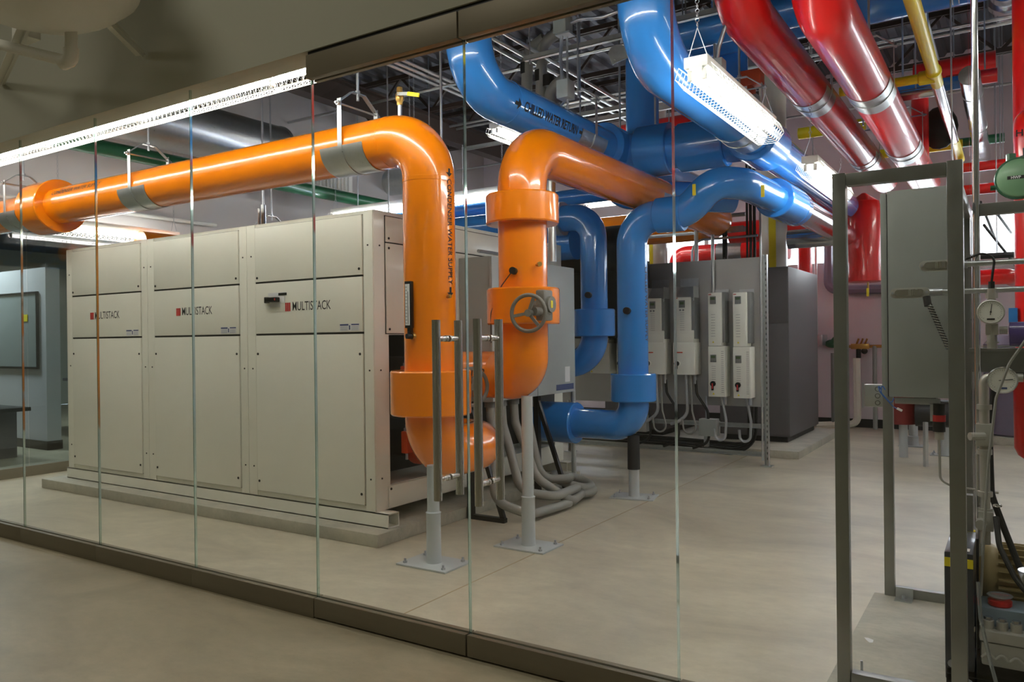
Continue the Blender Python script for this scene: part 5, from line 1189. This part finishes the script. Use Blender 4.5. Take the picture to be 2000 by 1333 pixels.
# left: big duct, green pipe, hangers, signs
r = thing('air_duct', 'large round galvanised air duct along the left wall, with a white grille at its end', 'duct', (-7.1, 4.3, 3.4))
MB().cyl((-7.15, 3.6, 3.42), (-7.15, 6.15, 3.42), .27, 36).build('duct', 'galv', r)
MB().lathe((-7.15, 6.15, 3.42), (0, 1, 0), [(0, .27), (0, .28), (.03, .28), (.03, .27)], 36).build('duct_flange', 'galv', r)
r = thing('wall_grille', 'white slatted register grille beyond the end of the big round duct', 'vent', (-6.9, 6.4, 3.2))
b = MB(); 
for k in range(14): b.bx(-6.92, -6.90, 6.28+k*.06, 6.30+k*.06, 3.05, 3.28)
b.bx(-6.93, -6.89, 6.22, 6.27, 3.02, 3.31); b.bx(-6.93, -6.89, 6.22, 7.15, 3.28, 3.31); b.bx(-6.93, -6.89, 6.22, 7.15, 3.02, 3.05); b.bx(-7.3, -6.93, 6.22, 7.15, 3.02, 3.31); b.build('slats', 'housing_white', r)
tag(MB().cyl((-6.75, 3.0, 2.93), (-6.75, 9.5, 2.93), .07, 20).build('green_pipe', 'green', loc=(-6.75, 3, 2.93)), 'long green pipe running back along the left wall behind the orange pipe', 'pipe')
da = onY(600, 352, 8.6); db = onY(800, 352, 8.6)
tag(MB().cyl((da.x, 8.6, db.z), (db.x, 8.6, db.z), .18, 28).cyl((da.x+.5, 8.6, db.z), (da.x+.5, 8.6, CEIL-.06), .006, 6).cyl((db.x-.4, 8.6, db.z), (db.x-.4, 8.6, CEIL-.06), .006, 6).build('air_duct', 'galv', loc=(da.x, 8.6, db.z)), 'shiny round duct seen under the orange bend, over the right chiller', 'duct')
r = thing('sprinkler_main', 'dark red sprinkler pipe under the roof above the orange bend', 'pipe', (-5, 5, 4.2)); MB().cyl((-6.0, 5.2, 4.02), (-1.9, 5.2, 4.02), .045, 16).build('pipe_body', 'red', r)
tag(MB().cyl((LX+.06, 2.6, 2.52), (LX+.06, 5.6, 2.52), .022, 12).build('wall_conduit', 'white_paint', loc=(LX+.06, 2.6, 2.52)), 'thin white conduit along the left wall behind the orange collar', 'conduit')
tag(MB().cyl((LX+.06, 5.6, 2.40), (LX+.06, 10.0, 2.40), .016, 12).build('wall_conduit', 'white_paint', loc=(LX+.06, 5.6, 2.4)), 'thin conduit along the left wall over the chiller tops', 'conduit')
tag(MB().bx(LX+.01, LX+.07, 4.02, 4.10, 2.46, 2.60).build('wall_bracket', 'enclosure', loc=(LX, 4.05, 2.5)), 'small grey bracket on the left wall just behind the orange collar', 'bracket')
tag(MB().bx(LX+.01, LX+.07, 7.3, 7.42, 2.30, 2.62).build('wall_bracket', 'rubber', loc=(LX, 7.35, 2.5)), 'dark slotted bracket on the left wall above the middle chiller', 'bracket')
tag(MB().lathe((-6.05, 6.4, 2.16), (1, 0, 0), [(-.1, .02), (-.06, .15), (.0, .17), (.35, .17), (.36, .02)], 24).build('chilled_water_valve', 'blue', loc=(-6.05, 6.4, 2.16)), 'blue valve top peeking over the middle chiller', 'valve')
for (p, lab) in (((-5.45, 6.15, 2.05), 'strap hanger rising behind the right chiller top'), ((-6.25, 5.3, 2.16), 'strap hanger on the dull orange pipe above the middle chiller')):
    clevis(lab, p, (1, 0, 0), .15, up_h=.24, shield=.3)
for k, (px, y0, y1, Yd, lab) in enumerate(((313, 236, 300, 3.37, 'hanger rod above the orange pipe'),)): pass
for k, (x, y) in enumerate(((-5.05, 4.2), (-3.05, 3.95), (-6.6, 6.9), (-5.9, 7.4))):
    tag(MB().cyl((x, y, 2.0), (x, y, CEIL-.09), .008, 8).build('threaded_rod', 'zinc', loc=(x, y, 2.0)), ['hanger rod dropping to the chiller tops, left of the middle glass joint', 'hanger rod just left of the vertical orange pipe', 'thin hanger rod by the left wall', 'thin hanger rod over the middle chiller, in front of the left wall'][k], 'rod', 'roof hanger rods')
tag(MB().cyl((-5.05, 4.2, 2.0), (-5.05, 4.2, 2.3), .02, 12).cyl((-5.12, 4.22, 2.0), (-5.12, 4.22, 2.28), .014, 12).build('conduit', 'galv', loc=(-5.05, 4.2, 2.0)), 'pair of short conduits rising from the middle chiller under the orange hanger', 'conduit')
vrun('conduit', 'silver conduit rising from the grey control enclosure behind the rear orange pipe', 'galv', 1078, 345, 522, 5.0, .030, None, 'conduit', z0=1.765)
tag(MB().cyl((-3.09, 4.40, 1.81), (-3.09, 5.2, 1.81), .012, 10).build('conduit', 'galv', loc=(-3.09, 4.4, 1.81)), 'thin conduit lying along the top of the grey control enclosure', 'conduit')
tag(MB().bx(-4.3, -3.0, 6.7, 7.2, 1.2, 1.95).build('black_unit', 'black', loc=(-3.6, 6.9, 1.2)), 'black insulated unit behind the two blue uprights', 'equipment')
tag(MB().cyl((-3.62, 6.55, 2.02), (-2.85, 6.55, 2.02), .21, 28).build('black_tank', 'black', loc=(-3.6, 6.55, 2.0)), 'black insulated barrel behind the left blue upright', 'tank')
# inspection tags hanging near the right chiller top
tag(MB().bx(0, .002, 0, .10, -.16, 0).build('hang_tag', 'label_white', loc=(0, 0, 0)), 'white paper tag hanging over the right chiller top beside the orange bend', 'tag'); bpy.data.objects['hang_tag'].location = (-3.36, 4.6, 2.33); bpy.data.objects['hang_tag'].rotation_euler = (0.25, 0, .6)
tag(MB().cyl((-3.36, 4.6, 2.33), (-3.36, 4.6, 2.62), .003, 6).build('tag_string', 'zinc', loc=(-3.36, 4.6, 2.33)), 'thin string holding the white paper tag', 'string')

# ================================================================== HOSES AND ANGLE STANDS BESIDE THE CHILLER
hz = .735
for k, (y, loop) in enumerate(((4.42, [(-2.95, 4.36, .45), (-2.86, 4.22, .14), (-2.66, 4.35, .05), (-2.62, 4.8, .05)]), (4.56, [(-2.93, 4.52, .45), (-2.80, 4.45, .17), (-2.62, 4.6, .13), (-2.66, 5.0, .12)]),
                               (4.72, [(-2.92, 4.70, .45), (-2.78, 4.62, .24), (-2.60, 4.80, .06), (-2.70, 5.15, .05)]), (4.90, [(-2.95, 4.88, .40), (-2.88, 4.86, .18), (-2.74, 5.0, .18), (-2.85, 5.25, .14)]))):
    lab = ['nearest, left of the grey post stand', 'second, passing just left of the grey post stand', 'third, passing behind the grey post stand', 'farthest, coiled by the black angle stand'][k]
    q = thing('grey_hose', 'thick grey hose from the control enclosure, ' + lab, 'hose', (-3.02, y, hz), 'thick grey hoses under the control enclosure')
    MB().tube([(-3.02, y, .76), (-3.01, y, .60)]+loop, .031, 14, .13, 8).build('hose', 'hose_grey', q)
    MB().cyl((-3.02, y, .735), (-3.02, y, .772), .040, 12).build('hose_nut', 'vfd_side', q)
tag(MB().torus((-2.82, 5.22, .05), (0, 0, 1), .16, .031, 36, 12).build('grey_hose', 'hose_grey', loc=(-2.82, 5.22, .02)), 'coil of grey hose lying on the floor, lower ring', 'hose', 'coiled grey hose on the floor')
tag(MB().torus((-2.84, 5.25, .115), (.25, .1, 1), .15, .031, 36, 12).build('grey_hose', 'hose_grey', loc=(-2.84, 5.25, .02)), 'coil of grey hose lying on the floor, upper ring', 'hose', 'coiled grey hose on the floor')
for (y, lab) in ((4.235, 'black angle iron stand beside the door handles'), (5.11, 'black angle iron stand behind the rear grey post stand')):
    q = thing('angle_stand', lab, 'stand', (-3.0, y, 0), 'black angle iron stands')
    MB().bx(-3.09, -3.05, y, y+.04, 0, .77).build('upright', 'black_steel', q)
    MB().bar((-3.07, y+.02, .74), (-2.81, y+.02, .02), .03, .03, up=(0, 1, 0)).build('brace', 'black_steel', q)
    MB().bx(-3.09, -2.795, y, y+.04, 0, .03).build('foot', 'black_steel', q)
tag(MB().cyl((-3.02, 5.62, 0.0), (-3.02, 5.62, .775), .02, 10).build('conduit', 'galv', loc=(-3.02, 5.62, 0)), 'pale post under the far end of the control enclosure', 'conduit')

# ================================================================== HALL SIDE, TOP LEFT
r = thing('wrapped_duct', 'duct end wrapped in loose white sheeting at the top left corner', 'duct', (-3.7, 1.75, 2.9))
b = MB(); cc = onY(75, -75, 1.75); b.sphere((cc.x, 1.75, cc.z), 1, (.43, .42, .27), 40)
for v in b.bm.verts:
    d = (v.co-Vector((cc.x, 1.75, cc.z))); n = math.sin(d.x*17+d.y*5)*math.cos(d.y*13)*.008+math.sin(d.x*31+d.z*20)*.004; v.co += d.normalized()*n
b.build('sheeting', 'wrap_white', r)
MB().cyl((cc.x, 1.75, cc.z), (cc.x-.1, 1.75, 4.195), .25, 24).build('duct_body', 'wrap_white', r)
r = thing('drain_pipe', 'white painted drain pipe with elbow below the wrapped duct, top left', 'pipe', onY(135, 115, 1.9))
MB().tube([onY(-60, 72, 1.9), onY(139, 122, 1.9)-Vector((.0, 0, 0)), onY(139, 20, 1.9)], .026, 16, .03).build('pipe_body', 'wrap_white', r)
c = onY(139, 117, 1.9); MB().tube([c+Vector((-.07, 0, -.0)), c+Vector((0, 0, 0)), c+Vector((0, 0, .05))], .032, 16, .03).build('elbow', 'wrap_white', r)
c = onY(20, 62, 1.92); tag(MB().bx(c.x-.05, c.x+.09, 1.95, 2.02, c.z-.03, c.z+.10, .003).build('pipe_bracket', 'wrap_white', loc=c), 'white bracket holding the drain pipe at the top left', 'bracket')
for (p, q, lab) in (((188, 22), (275, 108), 'white angle brace on the bulkhead right of the wrapped duct'), ((25, 105), (-2, 165), 'white angle brace on the bulkhead at the left edge')):
    a = onY(*p, 2.05); e = onY(*q, 2.345); d = (e-a)
    r = thing('wall_brace', lab, 'brace', e, 'angle braces on the bulkhead')
    MB().bar(a-d*1.2, e, .055, .004, up=(0, 0, 1)).bar(a-d*1.2+Vector((.024, 0, .0)), e+Vector((.024, 0, 0)), .004, .04, up=(0, 0, 1)).build('angle', 'wrap_white', r)

tag(MB().prism([tuple(onZ(x, y, .0125)) for x, y in ((1688, 1246), (1696, 1247), (1706, 1251), (1705, 1256), (1698, 1256), (1692, 1251))], 0, (0, 0, .0006)).build('paint_spot', 'label_white', loc=onZ(1697, 1250, .0125)), 'small white paint spot on the pad inside the steel frame', 'spot')
